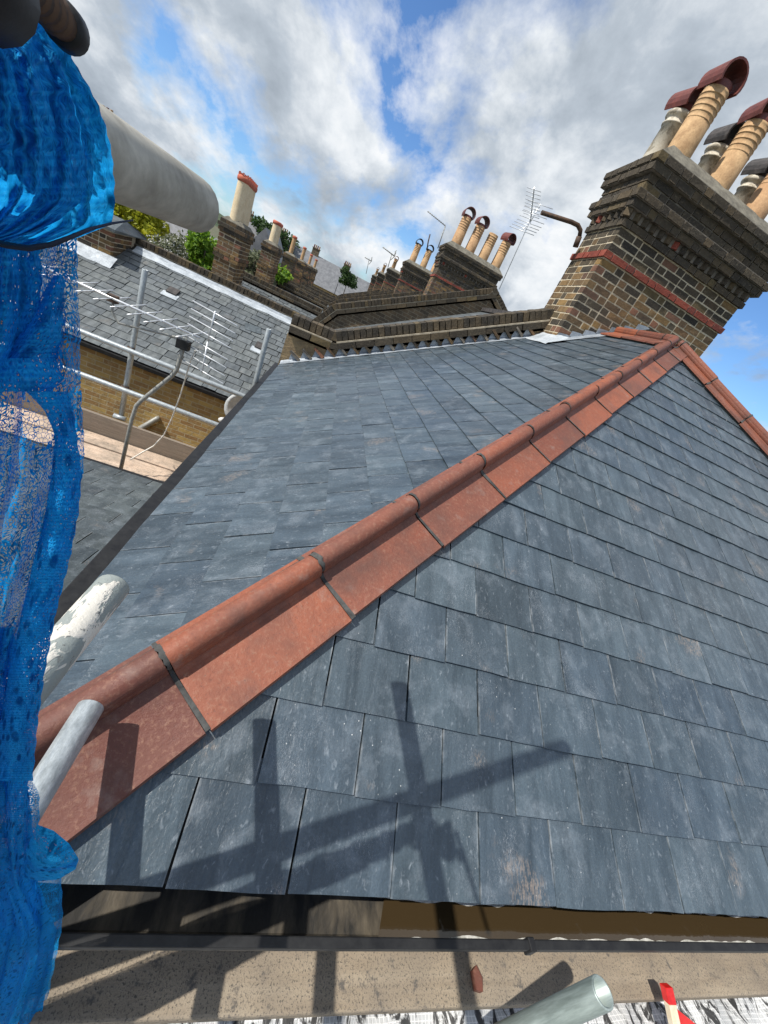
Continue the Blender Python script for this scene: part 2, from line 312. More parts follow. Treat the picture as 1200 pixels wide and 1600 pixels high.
M['blossom'] = leaf_mat('white_blossom', (.70, .70, .66), (.80, .80, .76))
M['ground'] = simple('garden_ground', (.05, .07, .025), (.14, .12, .08), .4, .95, mode='pos', bump=.2)
M['tarmac'] = simple('asphalt', (.045, .045, .047), (.065, .065, .065), 3, .9, mode='pos')
M['farroof'] = simple('far_slate', (.13, .135, .145), (.21, .215, .225), 1.5, .6, mode='pos', bump=.1)
M['farhill'] = simple('wooded_hill', (.03, .05, .025), (.07, .09, .04), .12, .95, mode='pos', bump=.4, bd=1.5)

# ------------------------------------------------------------------ mesh helpers
WL = {}
class B:
    ed = None
    """collects faces of ONE object; lc = coordinates that stay with the piece"""
    def __init__(s): s.v = []; s.f = []; s.lc = []; s.r = []; s.sm = []
    def add(s, vs, fs, lc=None, rnd=0., smooth=False):
        o = len(s.v); s.v += [V(p) for p in vs]; s.lc += [V(p) for p in (lc or vs)]; s.r += [rnd]*len(vs)
        s.f += [tuple(i+o for i in f) for f in fs]; s.sm += [smooth]*len(fs)
    def box(s, O, a, b, c, jit=0., rnd=0., off=None):
        """corner O, edge vectors a, b, c (right handed)"""
        O, a, b, c = V(O), V(a), V(b), V(c); vs = []; lc = []
        for k in (0, 1):
            for j in (0, 1):
                for i in (0, 1):
                    p = O+a*i+b*j+c*k
                    if jit: p = p+V((random.uniform(-jit, jit), random.uniform(-jit, jit), random.uniform(-jit, jit)))
                    vs.append(p); lc.append(V((a.length*i, b.length*j, c.length*k))+(off or V()))
        s.add(vs, [(0, 2, 3, 1), (4, 5, 7, 6), (0, 1, 5, 4), (2, 6, 7, 3), (0, 4, 6, 2), (1, 3, 7, 5)], lc, rnd)
    def aabb(s, x0, x1, y0, y1, z0, z1, jit=0., rnd=0.):
        s.box((x0, y0, z0), (x1-x0, 0, 0), (0, y1-y0, 0), (0, 0, z1-z0), jit, rnd)
    def prism(s, top, bot, rnd=0., lc=None):
        n = len(top); vs = list(top)+list(bot)
        fs = [tuple(range(n)), tuple(range(2*n-1, n-1, -1))]+[(i+n, (i+1) % n+n, (i+1) % n, i) for i in range(n)]
        s.add(vs, fs, lc, rnd)
    def tube(s, path, r, n=12, caps=True, r2=None, rnd=0.):
        path = [V(p) for p in path]; rs = [r + ((r2 if r2 is not None else r)-r)*i/(len(path)-1) for i in range(len(path))]
        vs = []; lc = []; d = (path[1]-path[0]).normalized(); ref = d.orthogonal().normalized(); acc = 0
        for i, p in enumerate(path):
            if i: acc += (p-path[i-1]).length
            d = ((path[i+1]-path[i]) if i == 0 else (path[i]-path[i-1]) if i == len(path)-1 else (path[i+1]-path[i]).normalized()+(path[i]-path[i-1]).normalized()).normalized()
            ref = (ref-d*ref.dot(d)).normalized(); bi = d.cross(ref)
            for k in range(n):
                t = 2*math.pi*k/n; vs.append(p+(ref*math.cos(t)+bi*math.sin(t))*rs[i]); lc.append(V((math.cos(t)*rs[i], math.sin(t)*rs[i], acc)))
        fs = []
        for i in range(len(path)-1):
            for k in range(n):
                k2 = (k+1) % n; fs.append((i*n+k, i*n+k2, (i+1)*n+k2, (i+1)*n+k))
        s.add(vs, fs, lc, rnd, True)
        if caps:
            o = len(s.v)-len(vs); s.f.append(tuple(o+k for k in range(n-1, -1, -1))); s.f.append(tuple(o+(len(path)-1)*n+k for k in range(n))); s.sm += [False, False]
    def hollow(s, p0, p1, r, wall=.004, n=20, depth=.3):
        """steel tube with an open far end p1"""
        p0, p1 = V(p0), V(p1); d = (p1-p0).normalized(); ref = d.orthogonal().normalized(); bi = d.cross(ref); L = (p1-p0).length
        rings = [(p0, r, 0), (p0+d*L*.33, r, L*.33), (p0+d*L*.66, r, L*.66), (p1-d*.002, r, L), (p1, r-.001, L), (p1, r-wall, L+.01), (p1-d*depth, r-wall, L+depth)]
        vs = []; lc = []
        for c, rr, a in rings:
            for k in range(n):
                t = 2*math.pi*k/n; vs.append(c+(ref*math.cos(t)+bi*math.sin(t))*rr); lc.append(V((math.cos(t)*r, math.sin(t)*r, a)))
        fs = [(i*n+k, i*n+(k+1) % n, (i+1)*n+(k+1) % n, (i+1)*n+k) for i in range(len(rings)-1) for k in range(n)]
        fs += [tuple(range(n-1, -1, -1)), tuple(range((len(rings)-1)*n, len(rings)*n))]
        s.add(vs, fs, lc, 0, True)
    def lathe(s, c, prof, n=24, rnd=0., axis=V((0, 0, 1)), closed=False):
        c = V(c); ax = V(axis).normalized(); ref = ax.orthogonal().normalized(); bi = ax.cross(ref); vs = []; lc = []
        for r, h in prof:
            for k in range(n):
                t = 2*math.pi*k/n; vs.append(c+ax*h+(ref*math.cos(t)+bi*math.sin(t))*r); lc.append(V((r*math.cos(t), r*math.sin(t), h)))
        fs = [(i*n+k, i*n+(k+1) % n, (i+1)*n+(k+1) % n, (i+1)*n+k) for i in range(len(prof)-1) for k in range(n)]
        s.add(vs, fs, lc, rnd, True)
    def build(s, name, mat, parent=None, origin=None, bevel=0):
        me = bpy.data.meshes.new(name)
        if origin is None:
            lo = [min(p[i] for p in s.v) for i in range(3)]; hi = [max(p[i] for p in s.v) for i in range(3)]
            origin = V(((lo[0]+hi[0])/2, (lo[1]+hi[1])/2, lo[2]))
        origin = V(origin)
        me.from_pydata([p-origin for p in s.v], [], s.f)
        a = me.attributes.new('lc', 'FLOAT_VECTOR', 'POINT'); a.data.foreach_set('vector', [x for p in s.lc for x in p])
        if any(s.r):
            a = me.attributes.new('rnd', 'FLOAT', 'POINT'); a.data.foreach_set('value', s.r)
        if s.ed:
            a = me.attributes.new('ed', 'FLOAT', 'POINT'); a.data.foreach_set('value', s.ed)
        me.polygons.foreach_set('use_smooth', s.sm)
        me.materials.append(M[mat] if isinstance(mat, str) else mat)
        me.update()
        return link(name, me, origin, parent, bevel)
def link(name, me, origin, parent=None, bevel=0):
    o = bpy.data.objects.new(name, me); COL.objects.link(o); origin = V(origin)
    if parent is not None:
        o.parent = parent; o.location = origin-WL[parent.name]
    else: o.location = origin
    WL[o.name] = origin
    if bevel:
        md = o.modifiers.new('bevel', 'BEVEL'); md.width = bevel; md.segments = 2; md.limit_method = 'ANGLE'
    return o
def thing(name, label, cat, loc, group=None):
    o = bpy.data.objects.new(name, None); COL.objects.link(o); o.location = loc; o.empty_display_size = .1; WL[o.name] = V(loc)
    return tag(o, label, cat, group)
def tag(o, label, cat, group=None, kind=None):
    if label: o['label'] = label
    if cat: o['category'] = cat
    if group: o['group'] = group
    if kind: o['kind'] = kind
    return o
def bx(name, mat, parent, x0, x1, y0, y1, z0, z1, jit=0., bevel=0):
    b = B(); b.aabb(x0, x1, y0, y1, z0, z1, jit); return b.build(name, mat, parent, bevel=bevel)
def clip(poly, a, b, c):
    """keep a*u + b*v <= c"""
    out = []
    for i in range(len(poly)):
        p, q = poly[i], poly[(i+1) % len(poly)]; dp = a*p[0]+b*p[1]-c; dq = a*q[0]+b*q[1]-c
        if dp <= 0: out.append(p)
        if (dp < 0) != (dq < 0) and dp != dq:
            t = dp/(dp-dq); out.append((p[0]+(q[0]-p[0])*t, p[1]+(q[1]-p[1])*t))
    return out
def area(p): return abs(sum(p[i][0]*p[(i+1) % len(p)][1]-p[(i+1) % len(p)][0]*p[i][1] for i in range(len(p))))/2
def slates(O, u, v, rows, u0, u1, gauge, width, cuts, parent, mat, nparts=300, th=.0065, lap=.05, lift=.003, name='slate', jitw=.0, gap=.0016):
    """real slates in courses; the nearest visible ones are objects, the rest one joined part"""
    O, u, v = V(O), V(u).normalized(), V(v).normalized(); n = u.cross(v); items = []
    for r in range(rows):
        x = u0-random.uniform(0, .02)-(width/2 if r % 2 else 0); v0 = r*gauge
        while x < u1:
            w = width*(1+random.uniform(-jitw, jitw)); g = gap+random.uniform(0, gap)
            dv = random.uniform(-.003, .003)
            j = lambda a=.0018: random.uniform(-a, a)
            poly = [(x+g+j(), v0+dv+j()), (x+w*.33, v0+dv+j()), (x+w*.7, v0+dv+j()), (x+w-g+j(), v0+dv+j()), (x+w-g+j(.001), v0+gauge+lap), (x+g+j(.001), v0+gauge+lap)]
            for c in cuts: poly = clip(poly, *c) if poly else poly
            hw = w/2-g
            cu, cv = x+w/2, v0+gauge/2; x += w
            if len(poly) < 3 or area(poly) < .0015: continue
            lf = random.random()**2*lift; tw = random.uniform(-.002, .002)
            H = lambda q: 2*th-th*(q[1]-v0)/gauge+lf*(1-(q[1]-v0)/(gauge+lap))+tw*(q[0]-cu)/width
            top = [O+u*q[0]+v*q[1]+n*H(q) for q in poly]; bot = [p-n*th for p in top]
            ctr = O+u*cu+v*cv
            items.append((ctr, top, bot, [V((q[0]-cu, q[1]-v0, 0)) for q in poly], [(q[0]-cu)/hw for q in poly]))
    near = sorted([i for i in items if inframe(i[0], 90)], key=lambda i: i[0].length)[:nparts]
    ids = {id(i) for i in near}
    for it in near:
        b = B(); b.prism(it[1], it[2], 0, it[3]+[p-V((0, 0, th)) for p in it[3]]); b.ed = it[4]*2; b.build(name, mat, parent)
    rest = [i for i in items if id(i) not in ids and inframe(i[0], 700)]
    if rest:
        b = B(); b.ed = []
        for it in rest:
            b.ed += it[4]*2
            k = random.random(); off = V((random.uniform(0, 60),)*3)
            b.prism(it[1], it[2], max(k, .01), [p+off for p in it[3]]+[p+off-V((0, 0, th)) for p in it[3]])
        o = b.build(name+'_field', mat, parent); o['kind'] = 'stuff'
    return len(near), len(rest)

# ------------------------------------------------------------------ setting: ground
GZ = -8.6
b = B(); b.add([(-2500, -800, GZ), (2500, -800, GZ), (2500, 4000, GZ), (-2500, 4000, GZ)], [(0, 1, 2, 3)]); tag(b.build('ground', 'ground'), None, None, kind='structure')
b = B(); b.add([(9.5, -60, GZ+.004), (15, -60, GZ+.004), (15, 200, GZ+.004), (9.5, 200, GZ+.004)], [(0, 1, 2, 3)]); tag(b.build('road', 'tarmac'), None, None, kind='structure')

# ------------------------------------------------------------------ near house
PA = R(29.4); TP = math.tan(PA); CP, SP = math.cos(PA), math.sin(PA)
EX, EY, EZ = -.42, .336, -1.12            # left eave x, front eave y, eave height
AX, AY = 3.08, 3.08-EX+EY; AZ = EZ+TP*(AY-EY)     # apex
WY = 5.22                                 # near face of the party wall
XR = 2*AX-EX
HT = V((0, 0, 0))
house = thing('house', 'nearest house with new blue-black slate roof and terracotta hip tiles', 'house', (AX, 2.6, GZ))
def quadpart(name, pts, mat, parent):
    b = B(); b.add(pts, [tuple(range(len(pts)))]); return b.build(name, mat, parent)
fs = quadpart('front_roof_slope', [(EX, EY, EZ-.02), (XR, EY, EZ-.02), (AX, AY, AZ-.02)], 'black', house)
ss = quadpart('side_roof_slope', [(EX, WY, EZ-.02), (EX, EY, EZ-.02), (AX, AY, AZ-.02), (AX, WY, AZ-.02)], 'black', house)
quadpart('far_roof_slope', [(XR, EY, EZ-.02), (XR, WY, EZ-.02), (AX, WY, AZ-.02), (AX, AY, AZ-.02)], 'slate', house)
W_S, G_S = .25, .186
hipw = .05
# front: u = x, v up the slope (plane distance); the hip runs x-EX = (y-EY) = v*cos
slates((0, EY-.008, EZ-.006), (1, 0, 0), (0, CP, SP), 22, EX-.02, 6.7, G_S, W_S,
       [(-1, CP, -(EX+hipw)), (1, CP, XR-hipw)], fs, 'slate')
# side: u = -y
slates((EX-.012, 0, EZ-.006), (0, -1, 0), (CP, 0, SP), 22, -WY, 0, G_S, W_S,
       [(1, CP, -(EY+hipw)), (0, 1, (AX-EX)/CP-.05), (-1, 0, WY-.01)], ss, 'slate')
# body of the house
bx('wall', 'wall_stock', house, EX+.08, XR-.08, EY+.1, WY, GZ, EZ-.10)

# hip and ridge tiles
def hip_tiles(P0, a, n1, n2, length, start, tl=.45, name='hip_tile', wing=.17):
    """roll tiles along a; n1/n2 normals of the two roof faces, wing 1 lies on face 1"""
    P0, a = V(P0), V(a).normalized()
    b1 = n1.cross(a); b1 = b1 if b1.dot(n2) > 0 else -b1; b1 = -b1 if b1.z > 0 else b1
    b2 = n2.cross(a); b2 = -b2 if b2.z > 0 else b2
    up = (n1+n2).normalized(); t = start; side = (b1-b2); side = (side-up*side.dot(up)).normalized()
    while t < length-.02:
        l = min(tl, length-t); g = .006; dz = random.uniform(-.003, .003); sh = random.uniform(-.004, .004)
        wv = wing+random.uniform(-.006, .006)
        r = .033; ctr = up*(.064+dz)+side*sh; base = up*(.020+dz)
        prof = [b1*wv+n1*.044, b1*.028+n1*.032]
        for k in range(17):
            th = R(-55+290*k/16); prof.append(ctr+(side*math.cos(th)+up*math.sin(th))*r)
        prof += [b2*.028+n2*.032, b2*.085+n2*.032]
        inner = [p-up*.015 for p in prof]
        A = P0+a*(t+g); E = P0+a*(t+l-g); k = len(prof); bd = B()
        taper = 1.06
        vs = []; lc = []
        for Q, sc_, q in ((A, 1., 0), (E, 1/taper, l)):
            for p in prof+inner:
                pp = p if sc_ == 1 else p-up*.003
                vs.append(Q+pp); lc.append(V((p.dot(side), q, p.dot(up))))
        m2 = 2*k; loop = list(range(k))+list(range(2*k-1, k-1, -1))
        fcs = [(loop[i], loop[(i+1) % m2], loop[(i+1) % m2]+m2, loop[i]+m2) for i in range(m2)]
        fcs = [tuple(reversed(f)) for f in fcs]
        for i in range(k-1):
            fcs.append((i, i+1, k+i+1, k+i)); fcs.append((m2+i+1, m2+i, m2+k+i, m2+k+i+1))
        bd.add(vs, fcs, lc, 0, False)
        bd.sm = [1 < f % 99 < 0 for f in range(len(bd.f))]
        o = bd.build(name, 'terracotta', house)
        bm = bmesh.new(); bm.from_mesh(o.data); bmesh.ops.recalc_face_normals(bm, faces=bm.faces); bm.to_mesh(o.data); bm.free()
        o.data.polygons.foreach_set('use_smooth', [True]*len(o.data.polygons))
        try: o.data.set_sharp_from_angle(angle=R(28))
        except Exception: pass
        # bedding mortar below both wings and in the joint at the far end
        mb = B()
        for bb, nn in ((b1, n1), (b2, n2)):
            w0 = (wv if bb is b1 else .085)-.014
            vs = [P0+a*t+bb*.03-nn*.01, P0+a*(t+l)+bb*.03-nn*.01, P0+a*(t+l)+bb*(w0+.012)-nn*.002, P0+a*t+bb*(w0+.012)-nn*.002]
            vt = [P0+a*t+bb*.03+nn*.018, P0+a*(t+l)+bb*.03+nn*.018, P0+a*(t+l)+bb*w0+nn*.030, P0+a*t+bb*w0+nn*.030]
            if bb is b2: vs.reverse(); vt.reverse()
            mb.prism(vt, vs)
        jp = [p*1.0+up*.0015 for p in prof]; jw = .0035+random.uniform(0, .004)
        vs = [P0+a*(t+l-jw*random.uniform(.5, 1.7))+p for p in jp]+[P0+a*(t+l+jw*random.uniform(.5, 1.9))+p for p in jp]
        if t+l < length-.03: mb.add(vs, [(i, i+1, k+i+1, k+i) for i in range(k-1)], None, 0, True)
        mb.build('bedding_mortar', 'mortar_dark', o)
        t += l
nF = V((0, -SP, CP)); nL = V((-SP, 0, CP)); nR = V((SP, 0, CP)); nB = V((0, SP, CP))
apex = V((AX, AY, AZ)); cornL = V((EX, EY, EZ)); cornR = V((XR, EY, EZ))
hl = (apex-cornL).length
hip_tiles(cornL, apex-cornL, nF, nL, hl-.02, .05)
hip_tiles(cornR, apex-cornR, nF, nR, hl-.02, 1.2+.02)
hip_tiles((AX, WY-.45, AZ), (0, -1, 0), nL, nR, WY-.45-AY, .0, tl=.40, name='ridge_tile')

# gutters
def gutter(name, p0, p1, out, parent, lip=.0, wid=.115, dep=.085, th=.006):
    """half-box channel from p0 to p1 (its back top edge), opening upward; out = direction away from the wall"""
    p0, p1, out = V(p0), V(p1), V(out); z = V((0, 0, 1)); prof = [(0, .0), (0, -dep*.8), (wid*.2, -dep), (wid*.8, -dep), (wid, -dep*.8), (wid, lip), (wid+.012, lip+.002), (wid+.012, lip-.014), (wid+th, lip-.016), (wid+th, -dep*.85), (wid*.82, -dep-th), (wid*.18, -dep-th), (-th, -dep*.85), (-th, 0)]
    vs = [p0+out*a+z*h for a, h in prof]+[p1+out*a+z*h for a, h in prof]; n = len(prof)
    b = B(); b.add(vs, [(i, (i+1) % n, n+(i+1) % n, n+i) for i in range(n)], [V((i*.03, 0, 0)) for i in range(n)]+[V((i*.03, (p1-p0).length, 0)) for i in range(n)])
    return b.build(name, 'gutterwall', parent)
GY = EY+.06
gf = gutter('front_gutter', (-.45, GY, EZ-.035), (4.2, GY, EZ-.035), (0, -1, 0), house, lip=-.012, wid=.125, dep=.1)
bx('gutter_lip', 'black', house, -.45, 4.2, GY-.143, GY-.124, EZ-.062, EZ-.044, bevel=.003)
bx('gutter_clip', 'black', house, .965, .985, GY-.147, GY-.12, EZ-.075, EZ-.041, bevel=.003)
b = B(); b.add([(.56, GY-.126, EZ-.095), (4.2, GY-.126, EZ-.095), (4.2, GY-.002, EZ-.095), (.60, GY-.002, EZ-.095)], [(0, 1, 2, 3)]); b.build('gutter_water', 'water', house)
b = B(); x = .56
while x < 3.2:                                            # foam caught along both sides of the water
    for yy, w in ((GY-.118, .008), (GY-.040, .010)):
        if random.random() < .7:
            l = random.uniform(.06, .2); k = random.random(); ww = w*random.uniform(.6, 1.5); s_ = 1 if yy < GY-.1 else -1
            ph = random.uniform(0, 6); pts = [V((x+l*q/10, yy+s_*ww*math.sin(math.pi*(q+.6)/11.2)**.5*(.8+.2*math.sin(q*.9+ph)), EZ-.0935)) for q in range(11)]
            top = [V((x, yy, EZ-.09))]+pts+[V((x+l, yy, EZ-.09))]
            if s_ < 0: top.reverse()
            b.prism(top, [p-V((0, 0, .004)) for p in top], .3)
    x += random.uniform(.03, .09)
o = b.build('gutter_foam', 'foam', house); o['kind'] = 'stuff'
bx('fascia', 'black', house, EX, XR, EY+.075, EY+.095, EZ-.22, EZ-.03)
bx('side_gutter', 'black', house, EX-.085, EX-.012, EY-.1, WY+.05, EZ-.075, EZ-.022, bevel=.004)
bx('side_fascia', 'black', house, EX+.03, EX+.06, EY+.2, WY, EZ-.3, EZ-.08)

# ------------------------------------------------------------------ brick stacks and party walls
def rot_pick(a): return a[random.randrange(len(a))]
def course(parent, z, x0, x1, y0, y1, mat, phase, h=.061, faces='fl', depth=.1, name='brick', batch=None, jit=.0022):
    """one course of separate bricks on the front (-y), left (-x) and right (+x) faces of a stack"""
    def put(bx0, bx1, by0, by1, mt):
        b = B(); dz = random.uniform(-.002, .002)
        b.aabb(bx0, bx1, by0, by1, z+dz, z+h+dz, jit)
        if batch is not None:
            b2 = batch.setdefault(mt, B()); k = max(random.random(), .01); off = V((random.uniform(0, 60),)*3)
            b2.add(b.v, b.f, [p+off for p in b.lc], k)
        else: b.build(name, mt, parent)
    mts = mat if isinstance(mat, (list, tuple)) else [mat]
    if 'f' in faces:
        x = x0; k = phase
        while x < x1-.02:
            l = .215 if k % 2 == 0 else .1025
            if x == x0: l = .1025 if phase else .215
            e = min(x+l, x1)
            if x1-e < .04: e = x1
            put(x+(.005 if x > x0 else 0), e-.005 if e < x1 else e, y0, y0+depth, rot_pick(mts)); x = e+.006; k += 1
    for f, xa in (('l', x0), ('r', x1)):
        if f in faces:
            y = y0+depth+.008; k = phase+1
            while y < y1-.02:
                l = .215 if k % 2 == 0 else .1025; e = min(y+l, y1)
                if y1-e < .04: e = y1
                if f == 'l': put(xa, xa+depth, y+.004, e-.004, rot_pick(mts))
                else: put(xa-depth, xa, y+.004, e-.004, rot_pick(mts))
                y = e+.006; k += 1
def pot(parent, c, h, r, mat, rings=True, cowl=None, az=0., name='chimney_pot'):
    b = B(); pr = [(r*1.06, -.06), (r*1.06, 0)]
    if rings:
        pr += [(r, h*.55)]
        for k in range(5):
            z = h*(.55+.085*k); pr += [(r*.99, z+.001), (r*1.022, z+.003), (r*1.022, z+.009), (r*.985, z+.011), (r*(.985-.006*k), h*(.55+.085*(k+1))-.002)]
    else:
        pr += [(r*.93, h*.74), (r*1.05, h*.745), (r*1.07, h*.77), (r*.93, h*.79), (r*.93, h*.88), (r*1.12, h*.90), (r*1.14, h*.955)]
    pr += [(r*.98, h), (r*.8, h), (r*.8, h*.6), (.001, h*.6)]
    b.lathe(c, pr, 22); o = b.build(name, mat, parent, origin=V(c))
    if cowl:
        top = V(c)+V((0, 0, h)); q = B(); q.lathe(top, [(r*.9, -.012), (r*.92, .05), (r*.86, .06), (r*.78, .06), (r*.78, -.02)], 20)
        ax = V((math.sin(az), -math.cos(az), 0)); sd = V((0, 0, 1)).cross(ax); R_ = r*1.16; L_ = r*1.12; n = 14; vs = []; rr = (R_, R_-.018)
        for d in (-L_, L_):
            for rad in rr:
                for k in range(n+1):
                    t = R(-28+236*k/n); vs.append(top+V((0, 0, r*.55))+ax*d+sd*math.cos(t)*rad+V((0, 0, 1))*math.sin(t)*rad)
        m_ = n+1; fs_ = []
        for k in range(n):
            fs_ += [(k, k+1, 2*m_+k+1, 2*m_+k), (m_+k+1, m_+k, 3*m_+k, 3*m_+k+1), (k+1, k, m_+k, m_+k+1), (2*m_+k, 2*m_+k+1, 3*m_+k+1, 3*m_+k)]
        fs_ += [(0, 2*m_, 3*m_, m_), (n, m_+n, 3*m_+n, 2*m_+n)]
        q.add(vs, fs_, None, 0, False); q.build('cowl', cowl, o)
    return o
def cornice_profile():
    """(height of course bottom, projection, kind) from the red band up"""
    return [(1.425, .022, 'red'), (1.50, 0, 'soot'), (1.575, 0, 'soot'), (1.65, 0, 'soot'), (1.725, .028, 'soot'), (1.80, .03, 'tooth'),
            (1.875, .075, 'soot'), (1.95, .10, 'soot'), (2.025, .055, 'soot'), (2.10, .055, 'soot'), (2.175, .10, 'soot'), (2.25, .115, 'soot')]
def stack(y0, first, label, pots, aerial=None):
    x0, x1, y1 = 2.45, 4.33, y0+.70
    st = thing('chimney_stack', label, 'chimney', (3.39, y0+.35, .3), 'brick chimney stacks along the ridge')
    batch = None if first else {}
    core = B(); core.aabb(x0+.0035, x1-.0035, y0+.0035, y1-.0035, -.3, 1.80); core.build('core', 'mortar_pale' if first else 'mortar_dirty', st)
    cc = B()
    for z, p, k in cornice_profile():
        if z >= 1.79: cc.aabb(x0-p+.012, x1+p-.012, y0-p+.012, y1+p-.012, z-.003, z+.072)
        elif p: cc.aabb(x0-p+.012, x1+p-.012, y0-p+.012, y1+p-.012, z+.002, z+.064)
    cc.build('cornice_core', 'mortar_dirty', st)
    z = .30 if first else .6; k = 0
    while z < 1.42:
        course(st, z, x0, x1, y0, y1, ['stock', 'stock', 'stock', 'soot'] if z < 1.3 else ['stock', 'soot'], k % 2, batch=batch, faces='fl'); z += .075; k += 1
    for z, p, kd in cornice_profile():
        if kd == 'tooth':
            x = x0-.02
            tb = B()
            def tooth(cx, cy, mt):
                b = B(); d = .052; b.box((cx-d, cy, z), (d, -d, 0), (d, d, 0), (0, 0, .066))
                if batch is not None: batch.setdefault(mt, B()).add(b.v, b.f, b.lc, random.random())
                else: b.build('tooth_brick', mt, st)
            while x < x1+.03: tooth(x, y0-.005, rot_pick(['soot']*12+['redbrick'])); x += .115
            y = y0+.06
            while y < y1: tooth(x0-.005, y, rot_pick(['soot', 'soot', 'redbrick'])); y += .115
            continue
        mt = 'redbrick' if kd == 'red' else ['soot', 'soot', 'soot', 'stock'] if p == 0 else 'soot'
        course(st, z, x0-p, x1+p, y0-p, y1+p, mt, k % 2, batch=batch, depth=.1 if p == 0 else .11, faces='fl', jit=.003 if p else .002); k += 1
    if batch:
        for mt, bb in batch.items(): bb.build('brickwork', mt, st)['kind'] = 'stuff'
    if first:
        # cream pointing ribbons on the lit left face and its return
        pass
    zc = 2.322; b = B(); a, c = .10, -.06
    vs = [(x0-a, y0-a, zc), (x1+a, y0-a, zc), (x1+a, y1+a, zc), (x0-a, y1+a, zc), (x0-c, y0-c, zc+.15), (x1+c, y0-c, zc+.15), (x1+c, y1+c, zc+.15), (x0-c, y1+c, zc+.15)]
    b.add(vs, [(0, 1, 5, 4), (1, 2, 6, 5), (2, 3, 7, 6), (3, 0, 4, 7), (4, 5, 6, 7)]); b.build('flaunching', 'cement', st)
    for c, h, r, mt, rg, cw, az in pots: pot(st, (c[0], y0+c[1], 2.44), h, r, mt, rg, cw, az)
    return st
P1 = [((2.66+.59*i, .17), .55+.02*(i % 2), .122, 'pot_tan', True, 'cowl', R(random.uniform(-12, 12))) for i in range(3)]
P1 += [((2.62+.62*i, .50), .46, .118, 'pot_white', False, 'cowl' if i == 0 else 'cowl_black', R(random.uniform(-15, 15))) for i in range(3)]
stack(4.82, True, 'largest and nearest chimney stack, sooty stock brick with red band', P1)
P2 = [((2.70+.49*i, .3), .76, .155, 'pot_tan', True, 'cowl' if i != 2 else None, R(8*i)) for i in range(4)]
stack(14.1, False, 'second chimney stack along the ridge, with four ringed buff pots', P2)
P3 = [((2.72+.62*i, .3), .8, .16, 'pot_tan', True, 'cowl_black', 0) for i in range(3)]
stack(23.4, False, 'third chimney stack along the ridge, just behind the second stack', P3)
names = ['fourth chimney stack along the ridge, small in the distance', 'fifth chimney stack along the ridge, small in the distance', 'sixth and farthest chimney stack along the ridge']
for i in range(3):
    stack(32.7+9.3*i, False, names[i], [((2.7+.7*k, .3), .6, .13, 'pot_tan', False, 'cowl' if k == 0 else None, 0) for k in range(3)])
# lead apron at the foot of the nearest stack and stepped lead up the roof
P = V((2.36, 4.86, .30))
def roofz(x): return EZ+TP*(x-EX)
ap = B(); n = 6; vs = []
for i in range(n+1):
    for j in range(5):
        x = 2.26+.20*i/n; y = 4.56+.16*j; z = roofz(x)+.022+(.05*(i/n)**2)+.004*math.sin(i*2.1+j*1.7)
        if j == 0: z -= .0; x -= .02*math.sin(i)
        vs.append((x, y, z))
ap.add(vs, [(i*5+j, (i+1)*5+j, (i+1)*5+j+1, i*5+j+1) for i in range(n) for j in range(4)], None, 0, True)
tag(ap.build('lead_apron', 'lead_bright'), 'bright lead sheet dressed onto slates at foot of nearest stack', 'flashing')
sf = thing('step_flashing', 'grey lead step flashing along foot of nearest chimney stack', 'flashing', (3.0, 4.8, .6))
for i in range(7):
    x = 2.46+.14*i; z = roofz(x)
    b = B(); vt = [(x, 4.812, z+.02), (x+.16, 4.812, z+.02+TP*.16), (x+.16, 4.812, z+.03+TP*.16), (x+.10, 4.812, z+.12), (x, 4.812, z+.10)]
    b.prism([V(p)-V((0, .006, 0)) for p in vt], [V(p) for p in vt]); b.build('lead_step', 'lead', sf)
b = B(); b.add([(2.40, 4.64, roofz(2.40)+.024), (AX-.15, 4.64, roofz(AX-.15)+.024), (AX-.15, 4.83, roofz(AX-.15)+.03), (2.40, 4.83, roofz(2.40)+.03)], [(0, 1, 2, 3)])
b.build('lead_soaker', 'lead', sf)

